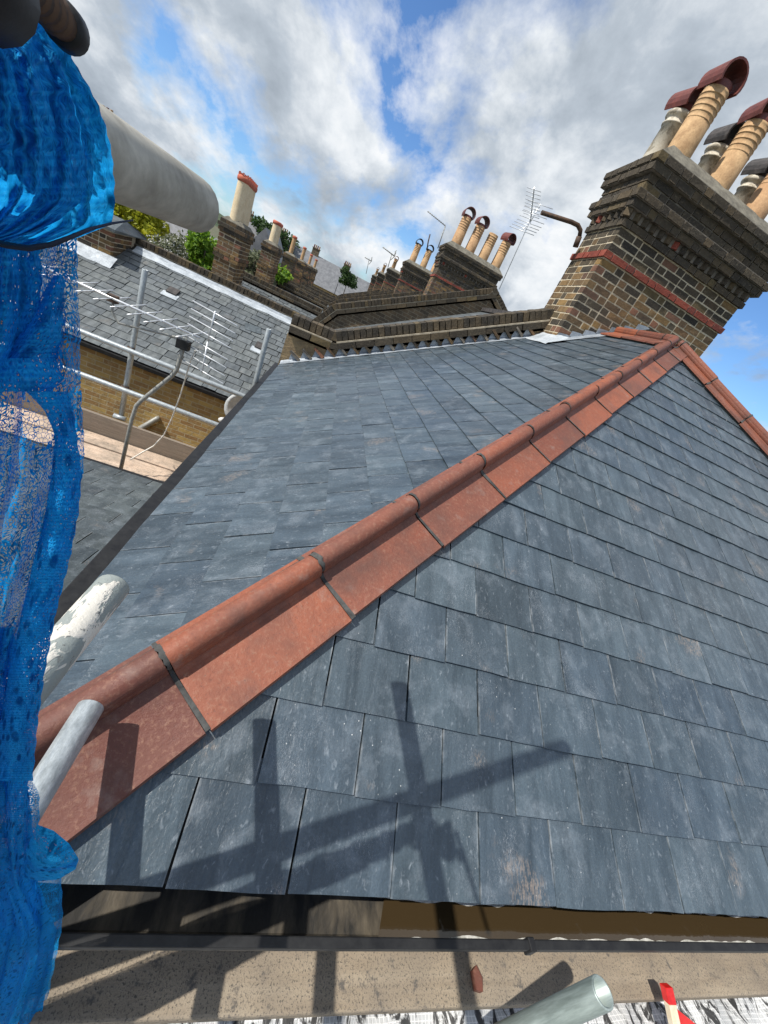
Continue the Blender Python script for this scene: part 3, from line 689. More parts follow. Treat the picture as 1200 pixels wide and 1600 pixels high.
# party wall parapets: profile of the coping top (x, z) at this house row
def parapet(i, y, zoff, near, label, xl):
    """raised party wall: slopes with the roof, then runs level over the rear wing out to x = xl"""
    ridge = AZ+.36+zoff; lev = -.53 if near else -.93
    kn = EX+.42 if near else -.10
    slope = [(AX, ridge), (kn, ridge-TP*(AX-kn))]
    if near: slope = [(2.5, .555+TP*(2.5-1.93)), (0.0, -.555)]; path = [slope[0], (.06, -.50), (-.46, -.52)]
    else: path = [(6.4, ridge-TP*3.3), (AX, ridge), (slope[1][0], slope[1][1]), (slope[1][0]-.35, lev), (xl, lev)]
    w = thing('party_wall', label, 'wall', ((path[0][0]+path[-1][0])/2, y+.12, GZ), 'party wall parapets between the terrace roofs')
    T = .24
    bd = B()
    top = [(x, z-.23) for x, z in path]; n = len(top)
    vs = [(x, y, z) for x, z in top]+[(x, y+T, z) for x, z in top]+[(x, y, GZ if not near else -3.4) for x, z in top]+[(x, y+T, GZ if not near else -3.4) for x, z in top]
    fs_ = []
    for k in range(n-1): fs_ += [(k+1, k, n+k, n+k+1), (2*n+k+1, 2*n+k, k, k+1), (n+k+1, n+k, 3*n+k, 3*n+k+1)]
    fs_ += [(0, 2*n, 3*n, n), (n-1, 2*n-1, 4*n-1, 3*n-1)]
    bd.add(vs, fs_); bd.build('wall_body', 'render_tan' if near else 'wall_dark', w)
    # bricks laid along the slope: creasing tiles, stretcher course, brick on edge
    jb = {}
    def lay(kind, lo, hi, pitch, y0, y1, mat, jit):
        for (xa, za), (xb, zb) in zip(path[:-1], path[1:]):
            A, Bp = V((xa, 0, za)), V((xb, 0, zb)); d = (Bp-A); L_ = d.length; d.normalize(); nn = V((d.z, 0, -d.x)); nn = nn if nn.z > 0 else -nn
            k = max(1, round(L_/pitch)); st_ = L_/k
            for q in range(k):
                o0 = A+d*(q*st_+.0045); o1 = d*(st_-.009); b = B(); ex = random.uniform(-.006, .006)
                b.box(V((o0.x, y0+ex, o0.z))+nn*lo, o1, V((0, y1-y0, 0)), nn*(hi-lo), jit)
                if d.cross(V((0, 1, 0))).dot(nn) < 0: b.f = [tuple(reversed(f)) for f in b.f]
                if near: b.build(kind, mat, w)
                else: jb.setdefault(mat+kind, B()).add(b.v, b.f, [p+V((random.uniform(0, 40),)*3) for p in b.lc], max(.01, random.random()))
            if True:
                b = jb.setdefault('mortar', B())
                b.box(V((A.x, y-.004, A.z))+nn*(-.235), d*L_, V((0, T+.008, 0)), nn*.226)
                b2 = jb.setdefault('ribbon', B())
    lay('coping_brick', -.105, 0, .075, y-.015, y+T+.015, 'soot', .004)
    lay('brick', -.20, -.128, .225, y-.05, y+T+.05, 'soot', .003)
    for kx, bb in jb.items():
        if kx == 'mortar':
            bb.build('mortar_bed', 'cement', w)
        elif kx == 'ribbon': pass
        else:
            bb.build('coping' if 'coping' in kx else 'brick_course', kx.replace('coping_brick', '').replace('brick', '') or 'soot', w)['kind'] = 'stuff'
    if near:
        for i_ in range(1, len(path)-1):
            n_ = []
            for (xa, za), (xb, zb) in ((path[i_-1], path[i_]), (path[i_], path[i_+1])):
                d = V((xb-xa, 0, zb-za)).normalized(); q_ = V((d.z, 0, -d.x)); n_.append(q_ if q_.z > 0 else -q_)
            P_ = V((path[i_][0], 0, path[i_][1]))
            for kind, lo, hi, ya, yb in (('coping_brick', -.105, 0, y-.015, y+T+.015), ('brick', -.20, -.128, y-.05, y+T+.05)):
                pts = [P_+n_[0]*lo-n_[0]*0+V((.012, 0, 0)), P_+n_[1]*lo-V((.012, 0, 0)), P_+n_[1]*hi-V((.006, 0, 0)), P_+n_[0]*hi+V((.006, 0, 0))]
                bb = B(); bb.prism([V((p.x, ya-.002, p.z)) for p in pts], [V((p.x, yb, p.z)) for p in pts]); bb.build(kind, 'soot', w)
    # pale weathered mortar line between brick on edge and stretcher course
    b = B()
    for (xa, za), (xb, zb) in zip(path[:-1], path[1:]):
        A, Bp = V((xa, 0, za)), V((xb, 0, zb)); d = Bp-A; nn = V((d.z, 0, -d.x)).normalized(); nn = nn if nn.z > 0 else -nn
        b.box(V((A.x, y-.046, A.z))+nn*(-.127), d, V((0, .03, 0)), nn*.016, .001)
        if d.cross(V((0, 1, 0))).dot(nn) < 0: b.f[-6:] = [tuple(reversed(f)) for f in b.f[-6:]]
    b.build('mortar_fillet', 'mortar_mid' if near else 'cement', w)
    return w, path
pw, path = parapet(0, WY, 0, True, 'nearest party wall with brick-on-edge coping running down from big stack', -.46)
# raking creasing tiles and stepped lead under the near parapet
x = -.36; k = 0
while x < 2.36:
    zr = roofz(x); b = B()
    b.box((x-.01, WY-.048, zr+.155), (.13, 0, -.062), (0, .07, 0), (.012, 0, .026), .005); b.build('creasing_tile', rot_pick(['soot', 'stock', 'mortar_dirty']), pw)
    vt = [(x, WY-.004, zr+.012), (x+.125, WY-.004, zr+.012+TP*.125), (x+.125, WY-.004, zr+.095), (x+.012, WY-.004, zr+.15)]
    b = B(); b.prism([V(p)-V((0, .008, 0)) for p in vt], [V(p) for p in vt]); b.build('lead_step', 'lead', pw)
    x += .13; k += 1
b = B(); n = 30; vs = []
for i in range(n+1):
    x = EX-.02+(2.40-EX)*i/n; z = roofz(x)
    vs += [(x, WY-.075+.008*math.sin(i*1.9), z+.018), (x, WY-.04, z+.026+.003*math.sin(i*2.3)), (x, WY-.006, z+.055)]
b.add(vs, [(i*3+j, i*3+j+1, (i+1)*3+j+1, (i+1)*3+j) for i in range(n) for j in range(2)], None, 0, True); 
b.f = [tuple(reversed(f)) for f in b.f]; b.build('lead_flashing', 'lead', pw)
PIT = 4.65
wl = ['second party wall, its coping peaking over the ridge behind the near wall', 'third party wall, behind the one that peaks at the ridge', 'fourth party wall, farther down the terrace', 'fifth party wall, far down the terrace', 'sixth party wall, far down the terrace', 'seventh and farthest party wall']
for i in range(1, 7): parapet(i, WY+PIT*i-.1, .16 if i == 1 else .0, False, wl[i-1], -6.5 if i == 1 else -5.0)
# roofs of the houses between those walls
hn = ['second house of the terrace, roof just behind the near party wall', 'third house of the terrace beyond the second party wall', 'fourth house of the terrace', 'fifth house of the terrace, small in the distance', 'sixth house of the terrace, small in the distance', 'seventh house of the terrace, farthest one']
for i in range(6):
    y0 = WY+.25+PIT*i; y1 = WY+PIT*(i+1)-.1
    h = thing('terraced_house', hn[i], 'house', (AX, (y0+y1)/2, GZ), 'houses of the terrace beyond the party wall')
    b = B(); b.add([(-.35, y0, -1.14), (-.35, y1, -1.14), (AX, y1, AZ), (AX, y0, AZ), (6.5, y0, -1.14), (6.5, y1, -1.14)], [(1, 0, 3, 2), (2, 3, 4, 5)]); b.build('roof', 'slate_old', h)
    bx('wall', 'wall_stock', h, -.25, 6.4, y0+.01, y1-.01, GZ, -1.16)
    bx('eaves_gutter', 'black', h, -.46, -.36, y0, y1, -1.22, -1.15)
    b = B(); b.aabb(AX-.09, AX+.09, y0, y1, AZ-.02, AZ+.06); b.build('ridge', 'cowl_black', h)

# ------------------------------------------------------------------ rear wing of the near house (low roof on the left)
TW = math.tan(R(15)); cw, sw = math.cos(R(15)), math.sin(R(15))
rw = thing('rear_wing', 'low rear wing with dark slate roof below the near eaves', 'building', (-2.0, 1.8, GZ))
WE = V((0, 3.3, -2.13))
wr = quadpart('roof_slope', [(-.30, 3.3, -2.155), (-4.2, 3.3, -2.155), (-4.2, .3, -2.155+3*TW), (-.30, .3, -2.155+3*TW)], 'black', rw)
slates(WE, (-1, 0, 0), (0, -cw, sw), 17, .28, 4.2, G_S, W_S, [(-1, 0, -.30)], wr, 'slate_wing', 120)
bx('wall', 'wall_stock', rw, -4.1, -.32, .35, 3.22, GZ, -2.17)
bx('eaves_gutter', 'black', rw, -4.2, -.34, 3.29, 3.36, -2.20, -2.13, bevel=.004)
# ------------------------------------------------------------------ scaffold deck in the light well
dk = thing('scaffold_deck', 'pale scaffold boards laid between the low wing and brick wall', 'scaffold boards', (-2.2, 3.7, -2.28))
for i in range(3):
    bx('board', 'deck', dk, -4.4+.1*i, -.30, 3.335+.228*i, 3.335+.228*i+.214, -2.278, -2.24+(.008, -.004, .006)[i], .002, .004)
tbd = bx('toe_board', 'toe', None, -4.4, -.36, 4.02, 4.058, -2.25, -2.035, .002, .003)
tag(tbd, 'grey-brown toe board on edge along the scaffold boards', 'toe board')
def tube_thing(name, p0, p1, label, mat='galv', r=.02415, cat='scaffold tube', open_end=True):
    b = B(); b.hollow(p0, p1, r); o = b.build(name, mat); return tag(o, label, cat, 'scaffold tubes')
def coupler(parent, c, r=.034):
    b = B(); c = V(c); b.lathe(c-V((0, 0, .022)), [(r-.01, 0), (r, .004), (r, .04), (r-.01, .044)], 12); b.tube([c+V((-.045, -.02, 0)), c+V((.045, -.02, 0))], .008, 8); b.aabb(c.x-.012, c.x+.012, c.y-.06, c.y-.03, c.z-.012, c.z+.012)
    return b.build('coupler', 'rust', parent)
p0, p1 = V((-1.66, 4.12, -2.02)), V((-1.625, 4.12, -.60))
po = tube_thing('scaffold_post', p0, p1, 'upright galvanised post clamped to toe board, left of the two')
b = B(); b.tube([p0+V((-.055, -.03, .0)), p0+V((.055, -.03, .0))], .024, 12); b.build('foot_clip', 'galv', po)
coupler(po, (-1.645, 4.10, -1.31)); coupler(po, (-1.652, 4.10, -1.70))
p0, p1 = atY(392, 625, 4.12), atY(420.5, 514, 4.12)
po2 = tube_thing('scaffold_post', p0, p1, 'upright galvanised post rising beside the near roof edge')
tube_thing('scaffold_rail', (-3.9, 4.05, -1.313), (-.50, 4.05, -1.313), 'upper horizontal guard rail over the scaffold boards')
tube_thing('scaffold_rail', (-3.9, 4.05, -1.705), (-.36, 4.05, -1.705), 'lower horizontal guard rail over the scaffold boards')
# ------------------------------------------------------------------ neighbouring rear wing with grey slate roof
NY = 6.72; NZ = atY(240, 575, NY).z; FY, FZ = 9.50, -1.16
nw = thing('rear_wing', 'neighbouring brick rear wing with weathered grey slate roof', 'building', (-3.2, 8.2, GZ))
pt = math.atan2(FZ-NZ, FY-NY); NO = V((0, NY, NZ))
nr = quadpart('roof_slope', [(-6.4, NY, NZ-.02), (-.40, NY, NZ-.02), (-.40, FY+.2, FZ+.06), (-6.4, FY+.2, FZ+.06)], 'black', nw)
nv = V((0, math.cos(pt), math.sin(pt)))
slates(NO, (1, 0, 0), nv, int(((FY-NY)/math.cos(pt))/.18)+1, -6.3, -.42, .18, .25, [(0, 1, (FY-NY)/math.cos(pt)), (1, 0, -.42)], nr, 'slate_old', 300, jitw=.12, lift=.010, gap=.004, th=.008)
bx('wall', 'wall_stock', nw, -6.3, -.42, NY+.075, 9.6, GZ, NZ-.03)
bx('eaves_gutter', 'black', nw, -6.4, -.42, NY-.045, NY+.03, NZ-.075, NZ-.012, bevel=.006)
def nroof(x, y, up=0.): return ((NO+nv*((y-NY)/math.cos(pt))).z+up)
def wavy_strip(name, mat, parent, x0, x1, ya, yb, up0, up1, zf, n=24, amp=.01):
    b = B(); vs = []
    for i in range(n+1):
        x = x0+(x1-x0)*i/n
        for yy, u_ in ((ya+amp*math.sin(i*2.2), up0), ((ya+yb)/2, (up0+up1)/2), (yb, up1)): vs.append((x, yy, zf(x, yy)+u_+.004*math.sin(i*1.3+yy*9)))
    b.add(vs, [(i*3+j, (i+1)*3+j, (i+1)*3+j+1, i*3+j+1) for i in range(n) for j in range(2)], None, 0, True); return b.build(name, mat, parent)
wavy_strip('lead_flashing', 'lead_bright', nw, -4.0, -.42, FY-.06, FY+.08, .022, .03, nroof)
wavy_strip('upper_flashing', 'lead', nw, -4.0, -.42, FY+.08, FY+.14, .03, .05, nroof)
def on_nroof(x, y):
    r = ray(x, y); n_ = V((1, 0, 0)).cross(nv); return r*(NO.dot(n_)/r.dot(n_))
for (px, py) in ((268, 460), (405, 546)):
    c = on_nroof(px, py); u_, n_ = V((1, 0, 0)), V((1, 0, 0)).cross(nv)
    b = B(); b.box(c-u_*.14-nv*.16+n_*.012, u_*.28, nv*.16, n_*.012); v_ = b.build('roof_vent_flashing', 'lead_bright', nw)
    b = B(); b.box(c-u_*.09-nv*.03+n_*.016, u_*.18, nv*.2, n_*.035); b.build('vent_hood', 'cowl_black', nw)
c = on_nroof(395, 522); b = B(); b.box(c-V((.16, 0, 0))+V((0, 0, .02)), V((.30, .05, .02)), nv*.22+V((-.06, 0, 0)), V((0, 0, .012))); b.build('loose_slate', 'slate_wing', nw)
# brick pier standing on that roof
px1 = -4.08; pyf = 8.85
pr = thing('brick_pier', 'stubby brick pier rising from grey slate roof beside blue net', 'pier', (-5.0, 9.2, -1.6))
core = B(); core.aabb(-6.2, px1-.006, pyf+.006, 9.9, -1.9, -.93); core.build('core', 'mortar_pale', pr)
z = -1.62; k = 0
while z < -.95:
    course(pr, z, -5.6, px1, pyf, 9.6, ['stock', 'stock', 'stock', 'soot'], k % 2, faces='fr'); z += .075; k += 1
b = B(); vs = [(-6.3, pyf-.08, -.93), (px1+.07, pyf-.08, -.93), (px1+.07, 10.05, -.93), (-6.3, 10.05, -.93), (-6.3, pyf-.08, -.88), (px1+.07, pyf-.08, -.88), (px1-.1, 9.5, -.72), (-6.3, 9.5, -.72), (px1+.07, 10.05, -.88), (-6.3, 10.05, -.88)]
b.add(vs, [(0, 1, 5, 4), (1, 2, 8, 6, 5), (4, 5, 6, 7), (7, 6, 8, 9), (2, 3, 9, 8), (0, 3, 2, 1)]); b.build('slab_cap', 'slate_wing', pr)
wavy_strip('lead_apron', 'lead', pr, -5.7, px1+.12, pyf-.22, pyf, .02, .10, nroof, 14, .015)
# dish, lamp and pipe on the brick wall
wy = NY+.07
c = atY(376, 640, wy-.22); b = B(); ax = V((.25, -.9, .3))
b.lathe(c, [(.001, 0), (.12, .012), (.20, .034), (.26, .062), (.262, .068), (.20, .042), (.12, .02), (.001, .008)], 24, axis=ax)
di = b.build('satellite_dish', 'dish'); tag(di, 'grey satellite dish half hidden behind the near roof edge', 'satellite dish')
b = B(); b.tube([c, c+V((0, .1, -.05)), c+V((0, .22, -.05))], .018, 8); b.tube([c+V((0, 0, -.2)), c+V((.05, -.22, -.08))], .01, 8); b.build('dish_arm', 'galv_dull', di)
c = atY(350, 655, wy-.1); b = B(); b.lathe(c, [(.001, 0), (.035, 0), (.045, .05), (.04, .09), (.001, .09)], 14, axis=V((-.5, -.8, -.2))); la = b.build('security_lamp', 'white')
tag(la, 'small white security lamp on shaded brick wall by dish', 'lamp'); b = B(); b.tube([c+V((.02, .01, 0)), c+V((.05, .1, -.06))], .018, 8); b.build('bracket', 'black', la)
p = [atY(245, 655, wy-.04), atY(215, 672, wy-.04)]; b = B(); b.tube([p[0]+V((0, .06, .0)), p[0], p[1], p[1]+V((-.02, 0, -.15))], .045, 10); tag(b.build('waste_pipe', 'galv_dull'), 'short grey waste pipe elbow on the sunlit brick wall', 'pipe')

# ------------------------------------------------------------------ aerials
def yagi(base, mast_path, boom0, boom1, nel, ell, label, mat='alu', rod=.004, mast_r=.018, refl=True, zig=False, mast_mat='galv_dull', clampz=None, group='television aerials'):
    a = thing('television_aerial', label, 'aerial', base, group)
    if mast_path:
        b = B(); b.tube(mast_path, mast_r, 10); b.build('mast', mast_mat, a)
    boom0, boom1 = V(boom0), V(boom1); d = (boom1-boom0).normalized(); side = d.cross(V((0, 0, 1))).normalized(); up = side.cross(d)
    b = B(); b.tube([boom0, boom1], rod*2., 8); b.build('boom', mat, a)
    e = B(); L_ = (boom1-boom0).length
    for i in range(nel):
        c = boom0+d*L_*(i+.5)/nel; l = ell*(1-.25*i/nel)
        if zig:
            for s1 in (-1, 1):
                for s2 in (-1, 1): e.tube([c, c+side*l*.5*s1+up*.03*s2-d*.055*s2], rod, 6)
        else: e.tube([c-side*l/2, c+side*l/2], rod, 6)
    e.build('element_array', mat, a)['kind'] = 'stuff'
    if refl:
        r_ = B(); q = boom0-d*.02
        r_.tube([q-up*.22+d*.07, q], rod*1.5, 6); r_.tube([q, q+up*.22+d*.07], rod*1.5, 6)
        for k in range(8):
            t = (k-3.5)/3.5; cc = q+up*.22*t+d*.07*abs(t); r_.tube([cc-side*ell*.75, cc+side*ell*.75], rod, 6)
        r_.build('reflector', mat, a)
    return a
MY = 3.42
mp_ = [atY(188, 736, MY), atY(206, 655, MY), atY(213, 634, MY), atY(222, 625, MY), atY(268, 588, MY), atY(276, 578, MY), atY(283, 555, MY), atY(289, 528, MY)]
bo = atY(312, 528, MY-.05); be = V((bo.x-1.25, bo.y+.05, bo.z+.02))
ya = yagi(mp_[0], mp_, bo, be, 11, .30, 'large television aerial with zigzag elements on a cranked mast', zig=True, refl=False, mast_r=.0165, rod=.0048)
r_ = B(); q = bo+V((.06, 0, 0))
for s_ in (-1, 1):
    end = q+V((.02, -.05, .24*s_)); r_.tube([q, end], .007, 6)
    for k in range(4):
        cc = q+(end-q)*((k+.75)/4); r_.tube([cc+V((-.19, .10, 0)), cc+V((.19, -.10, 0))], .0048, 6)
r_.build('reflector', 'alu', ya)
b = B(); cc = atY(287, 538, MY); b.aabb(cc.x-.045, cc.x+.045, cc.y-.04, cc.y+.03, cc.z-.035, cc.z+.035); b.build('clamp', 'black', ya)
b = B(); q0 = be+V((.62, 0, -.02)); b.tube([q0, q0+V((.0, 0, -.09)), q0+V((.05, 0, -.15)), cc+V((-.06, 0, .03)), cc], .009, 8); b.build('boom_brace', 'galv_dull', ya)
b = B(); b.aabb(q0.x-.03, q0.x+.03, q0.y-.03, q0.y+.02, q0.z-.02, q0.z+.03); b.build('brace_clamp', 'rust', ya)
c0 = atY(306, 545, MY-.02); pts = [atY(x, y, MY+dy) for x, y, dy in ((306, 546, 0), (298, 562, .0), (290, 590, .05), (281, 620, .1), (268, 655, .15), (256, 680, .2), (240, 697, .2), (222, 707, .15), (204, 718, .05))]
sm_ = []
for i in range(len(pts)-1):
    for k in range(4): sm_.append(pts[i].lerp(pts[i+1], k/4))
sm_.append(pts[-1]); b = B(); b.tube(sm_, .0065, 6); tag(b.build('aerial_cable', 'cable'), 'thin cream cable drooping from aerial to the scaffold boards', 'cable')
# cranked aerial arm on the big stack, and the aerial out beyond it
AY_ = 5.42
arm = [atY(905, 372, AY_), atY(907, 360, AY_), atY(903, 352, AY_), atY(893, 347, AY_), atY(846, 332, AY_)]
aa = tag((lambda b: (b.tube(arm, .024, 10), b.build('bent_pipe', 'rust'))[1])(B()), 'dark cranked pipe arm clamped to left side of big stack', 'pipe')
b = B(); b.tube([atY(905, 370, AY_-.01), atY(899, 386, AY_-.01)], .034, 8); b.build('bracket', 'rust', aa)
Y2 = 6.6
yagi(atY(780, 452, Y2), [atY(780, 452, Y2), atY(826, 350, Y2), atY(835, 324, Y2)], atY(829, 345, Y2), atY(818, 302, Y2)+V((0, -.35, 0)), 9, .26, 'fine lattice aerial on slender mast left of the big stack', rod=.0045, mast_r=.006, mast_mat='alu')
Y3 = 14.5
yagi(atY(684, 388, Y3), [atY(684, 388, Y3), atY(696, 353, Y3)], atY(696, 353, Y3), atY(668, 330, Y3), 10, .22, 'thin dark aerial pointing left above the second stack', rod=.006, mast_r=.016, refl=False, mat='galv_dull')
Y4 = 23.8
yagi(atY(606, 418, Y4), [atY(606, 418, Y4), atY(612, 398, Y4)], atY(616, 400, Y4), atY(598, 386, Y4), 6, .5, 'small distant aerial above the third stack, nearer of two', rod=.012, mast_r=.02, refl=True, mat='galv_dull')
b = B(); b.tube([atY(667, 392, 15), atY(669, 378, 15), atY(672, 366, 15)], .02, 8); tag(b.build('metal_rod', 'rust'), 'bent metal rod between second and third stacks', 'rod')
Y5 = 33
yagi(atY(572, 428, Y5), [atY(572, 428, Y5), atY(577, 404, Y5)], atY(580, 408, Y5), atY(570, 402, Y5), 5, .6, 'tiny far aerial above the farthest stacks', rod=.014, mast_r=.02, refl=True, mat='galv_dull')

# ------------------------------------------------------------------ rear wing stacks with cream pots, and wing roofs along the terrace
lab = ['tallest rear wing chimney with a row of cream pots', 'second rear wing chimney with one broad cream pot', 'third rear wing chimney, sooty base and brown pot', 'fourth rear wing chimney along the row', 'fifth rear wing chimney along the row', 'sixth and farthest rear wing chimney']
for i in range(6):
    y0 = 10.02+4.62*i; x0, x1 = -2.72, -2.27; y1 = y0+.95
    st = thing('wing_chimney', lab[i], 'chimney', (-2.5, y0+.4, -1.4), 'rear wing chimneys receding on the left')
    mt = ['stock', 'stock', 'soot', 'stock', 'soot', 'stock'][i]
    core = B(); core.aabb(x0+.006, x1-.006, y0+.006, y1-.006, -1.8, -.12); core.build('core', 'mortar_pale' if i < 2 else 'mortar_dirty', st)
    bt = {}; z = -1.35; k = 0
    while z < -.15:
        p = .03 if -.62 < z < -.52 else 0
        course(st, z, x0-p, x1+p, y0-p, y1+p, [mt, mt, 'stock'] , k % 2, batch=bt, faces='flr'); z += .075; k += 1
    for zz, p in ((-.12, .03), (-.045, .05), (.03, .02)):
        core2 = B(); core2.aabb(x0-p+.01, x1+p-.01, y0-p+.01, y1+p-.01, zz-.003, zz+.07); core2.build('cap_core', 'mortar_dirty', st)
        course(st, zz, x0-p, x1+p, y0-p, y1+p, ['soot', 'stock'], k % 2, batch=bt, faces='flr'); k += 1
    for mt_, bb in bt.items(): bb.build('brickwork', mt_, st)['kind'] = 'stuff'
    b = B(); b.add([(x0, y0, .10), (x1, y0, .10), (x1, y1, .10), (x0, y1, .10), (x0+.08, y0+.08, .17), (x1-.08, y0+.08, .17), (x1-.08, y1-.08, .17), (x0+.08, y1-.08, .17)], [(0, 1, 5, 4), (1, 2, 6, 5), (2, 3, 7, 6), (3, 0, 4, 7), (4, 5, 6, 7)]); b.build('flaunching', 'cement', st)
    npot = [6, 2, 1, 1, 1, 2][i]; hh = [.74, .56, .62, .58, .54, .52][i]; rr = [.115, .12, .085, .085, .085, .08][i]
    for k in range(npot):
        c = (x0+.21, y0+.16+.135*k if npot > 2 else y0+.25+.3*k, .15); b = B()
        b.lathe(c, [(rr*1.05, -.04), (rr, .05), (rr*.94, hh-.09), (rr*.94, hh)], 18); o = b.build('chimney_pot', 'pot_cream' if i < 2 else 'pot_tan', st, origin=V(c))
        b = B(); b.lathe(c, [(rr*.95, hh-.07), (rr*1.12, hh-.05), (rr*1.14, hh+.0), (rr*1.0, hh+.03), (rr*.8, hh+.03), (rr*.8, hh-.1)], 18)
        if i == 0:
            for q in range(8):
                t = 2*math.pi*q/8; b.box(V(c)+V((math.cos(t)*rr*.95-.012, math.sin(t)*rr*.95-.012, hh+.02)), (.024, 0, 0), (0, .024, 0), (0, 0, .055))
        b.build('pot_rim', 'pot_rim', o)
    if i < 5:
        ya_, yb_ = WY+PIT*(i+1)+.15, WY+PIT*(i+2)-.1
        wg = thing('rear_wing', ['rear wing just beyond the left parapet, mossy slates', 'second rear wing beyond the left parapet', 'third rear wing beyond the left parapet', 'fourth rear wing beyond the left parapet', 'farthest rear wing beyond the left parapet'][i], 'building', (-3, yb_-1, GZ))
        za, zb = -2.0, -1.16
        rp = quadpart('roof_slope', [(-5, ya_+1.3, za-.02), (-.45, ya_+1.3, za-.02), (-.45, yb_, zb-.02), (-5, yb_, zb-.02)], 'slate_old', wg)
        ln = math.hypot(yb_-ya_-1.3, zb-za); vv = V((0, yb_-ya_-1.3, zb-za))/ln
        if i < 2: slates((0, ya_+1.3, za), (1, 0, 0), vv, int(ln/.18), -5, -.45, .18, .25, [(1, 0, -.45)], rp, 'slate_old', 0, jitw=.1, lift=.012, gap=.006, th=.009)
        bx('wall', 'wall_stock', wg, -4.9, -.46, ya_+1.38, yb_, GZ, za-.03)

# ------------------------------------------------------------------ background terraces
def far_house(x0, x1, y0, y1, ze, zr, label, axis='y', wall='wall_stock', roof='farroof', stacks=1, group='houses of the terrace behind the gardens'):
    h = thing('background_house', label, 'house', ((x0+x1)/2, (y0+y1)/2, GZ), group)
    bx('wall', wall, h, x0, x1, y0, y1, GZ, ze)
    b = B(); o_ = .25
    if axis == 'y':
        xm = (x0+x1)/2; b.add([(x0-o_, y0, ze-.1), (x1+o_, y0, ze-.1), (xm, y0, zr), (x0-o_, y1, ze-.1), (x1+o_, y1, ze-.1), (xm, y1, zr)], [(0, 1, 2), (5, 4, 3), (1, 4, 5, 2), (3, 0, 2, 5), (0, 3, 4, 1)])
    else:
        ym = (y0+y1)/2; b.add([(x0, y0-o_, ze-.1), (x0, y1+o_, ze-.1), (x0, ym, zr), (x1, y0-o_, ze-.1), (x1, y1+o_, ze-.1), (x1, ym, zr)], [(2, 1, 0), (3, 4, 5), (0, 3, 5, 2), (4, 1, 2, 5), (0, 1, 4, 3)])
    rf = b.build('roof', roof, h)
    for k in range(stacks):
        cx, cy = ((x0+x1)/2, y0+.1+(y1-y0-.6)*k) if axis == 'y' else (x0+.5+(x1-x0-1)*k, (y0+y1)/2)
        c_ = B(); c_.aabb(cx-.7, cx+.7, cy-.25, cy+.25, zr-.6, zr+.9); c_.aabb(cx-.78, cx+.78, cy-.33, cy+.33, zr+.9, zr+1.05); c_.build('chimney', 'wall_dark', rf)
        for q in range(4):
            pt_ = B(); pt_.lathe((cx-.5+.34*q, cy, zr+1.04), [(.13, 0), (.11, .45), (.13, .5), (.09, .5), (.09, .3)], 10); pt_.build('chimney_pot', 'pot_tan' if q % 2 else 'cowl', rf)
    # windows on the side facing the gardens (+x)
    if axis == 'y':
        for yy in (y0+.9, (y0+y1)/2+.7):
            for zz in (ze-1.9, ze-4.8):
                f_ = bx('window', 'white', h, x1+.0, x1+.05, yy, yy+1.0, zz, zz+1.5); bx('pane', 'glass', f_, x1+.05, x1+.056, yy+.1, yy+.9, zz+.1, zz+1.4)
    return h
rl = ['first', 'second', 'third', 'fourth', 'fifth', 'sixth', 'seventh', 'eighth', 'ninth', 'tenth', 'eleventh', 'twelfth', 'thirteenth', 'fourteenth']
for i in range(12):
    y0 = 4+5.2*i; dz = .25*math.sin(i*1.7)
    far_house(-29, -21, y0, y0+5.1, -.7+dz, 2.5+dz, '%s house from the left in the terrace behind the gardens' % rl[i], wall=['wall_stock', 'wall_dark', 'wall_stock', 'white', 'wall_stock'][i % 5])
    g = far_house(-21, -15.5, y0+.8, y0+3.6, -3.6, -1.9, '%s gabled back extension from the left, behind the gardens' % rl[i], axis='x', stacks=0, group='back extensions behind the gardens')
far_house(-9.5, -5.5, 40, 48, -2.2, 1.2, 'red brick house among the far chimneys on the left', wall='wall_red', axis='y', stacks=0, group=None)
for i in range(5):
    far_house(-21+6.5*i, -14.6+6.5*i, 88, 96, -2.0, 2.6, '%s house from the left in the far row closing the view' % rl[i], axis='x', stacks=1, group='far row of houses across the end')
b = B(); n = 40; vs = []
for i in range(n+1):
    x = -900+900*i/n
    for j, (yy, hh) in enumerate(((820, 0), (900, .6), (1000, 1), (1150, .5), (1300, 0))):
        vs.append((x, yy, GZ+hh*(34*math.exp(-((x+420)/190)**2)+18*math.exp(-((x+760)/160)**2)+6+3*math.sin(i*1.7+j))-1))
b.add(vs, [(i*5+j, (i+1)*5+j, (i+1)*5+j+1, i*5+j+1) for i in range(n) for j in range(4)], None, 0, True); tag(b.build('hills', 'farhill'), None, None, kind='structure')

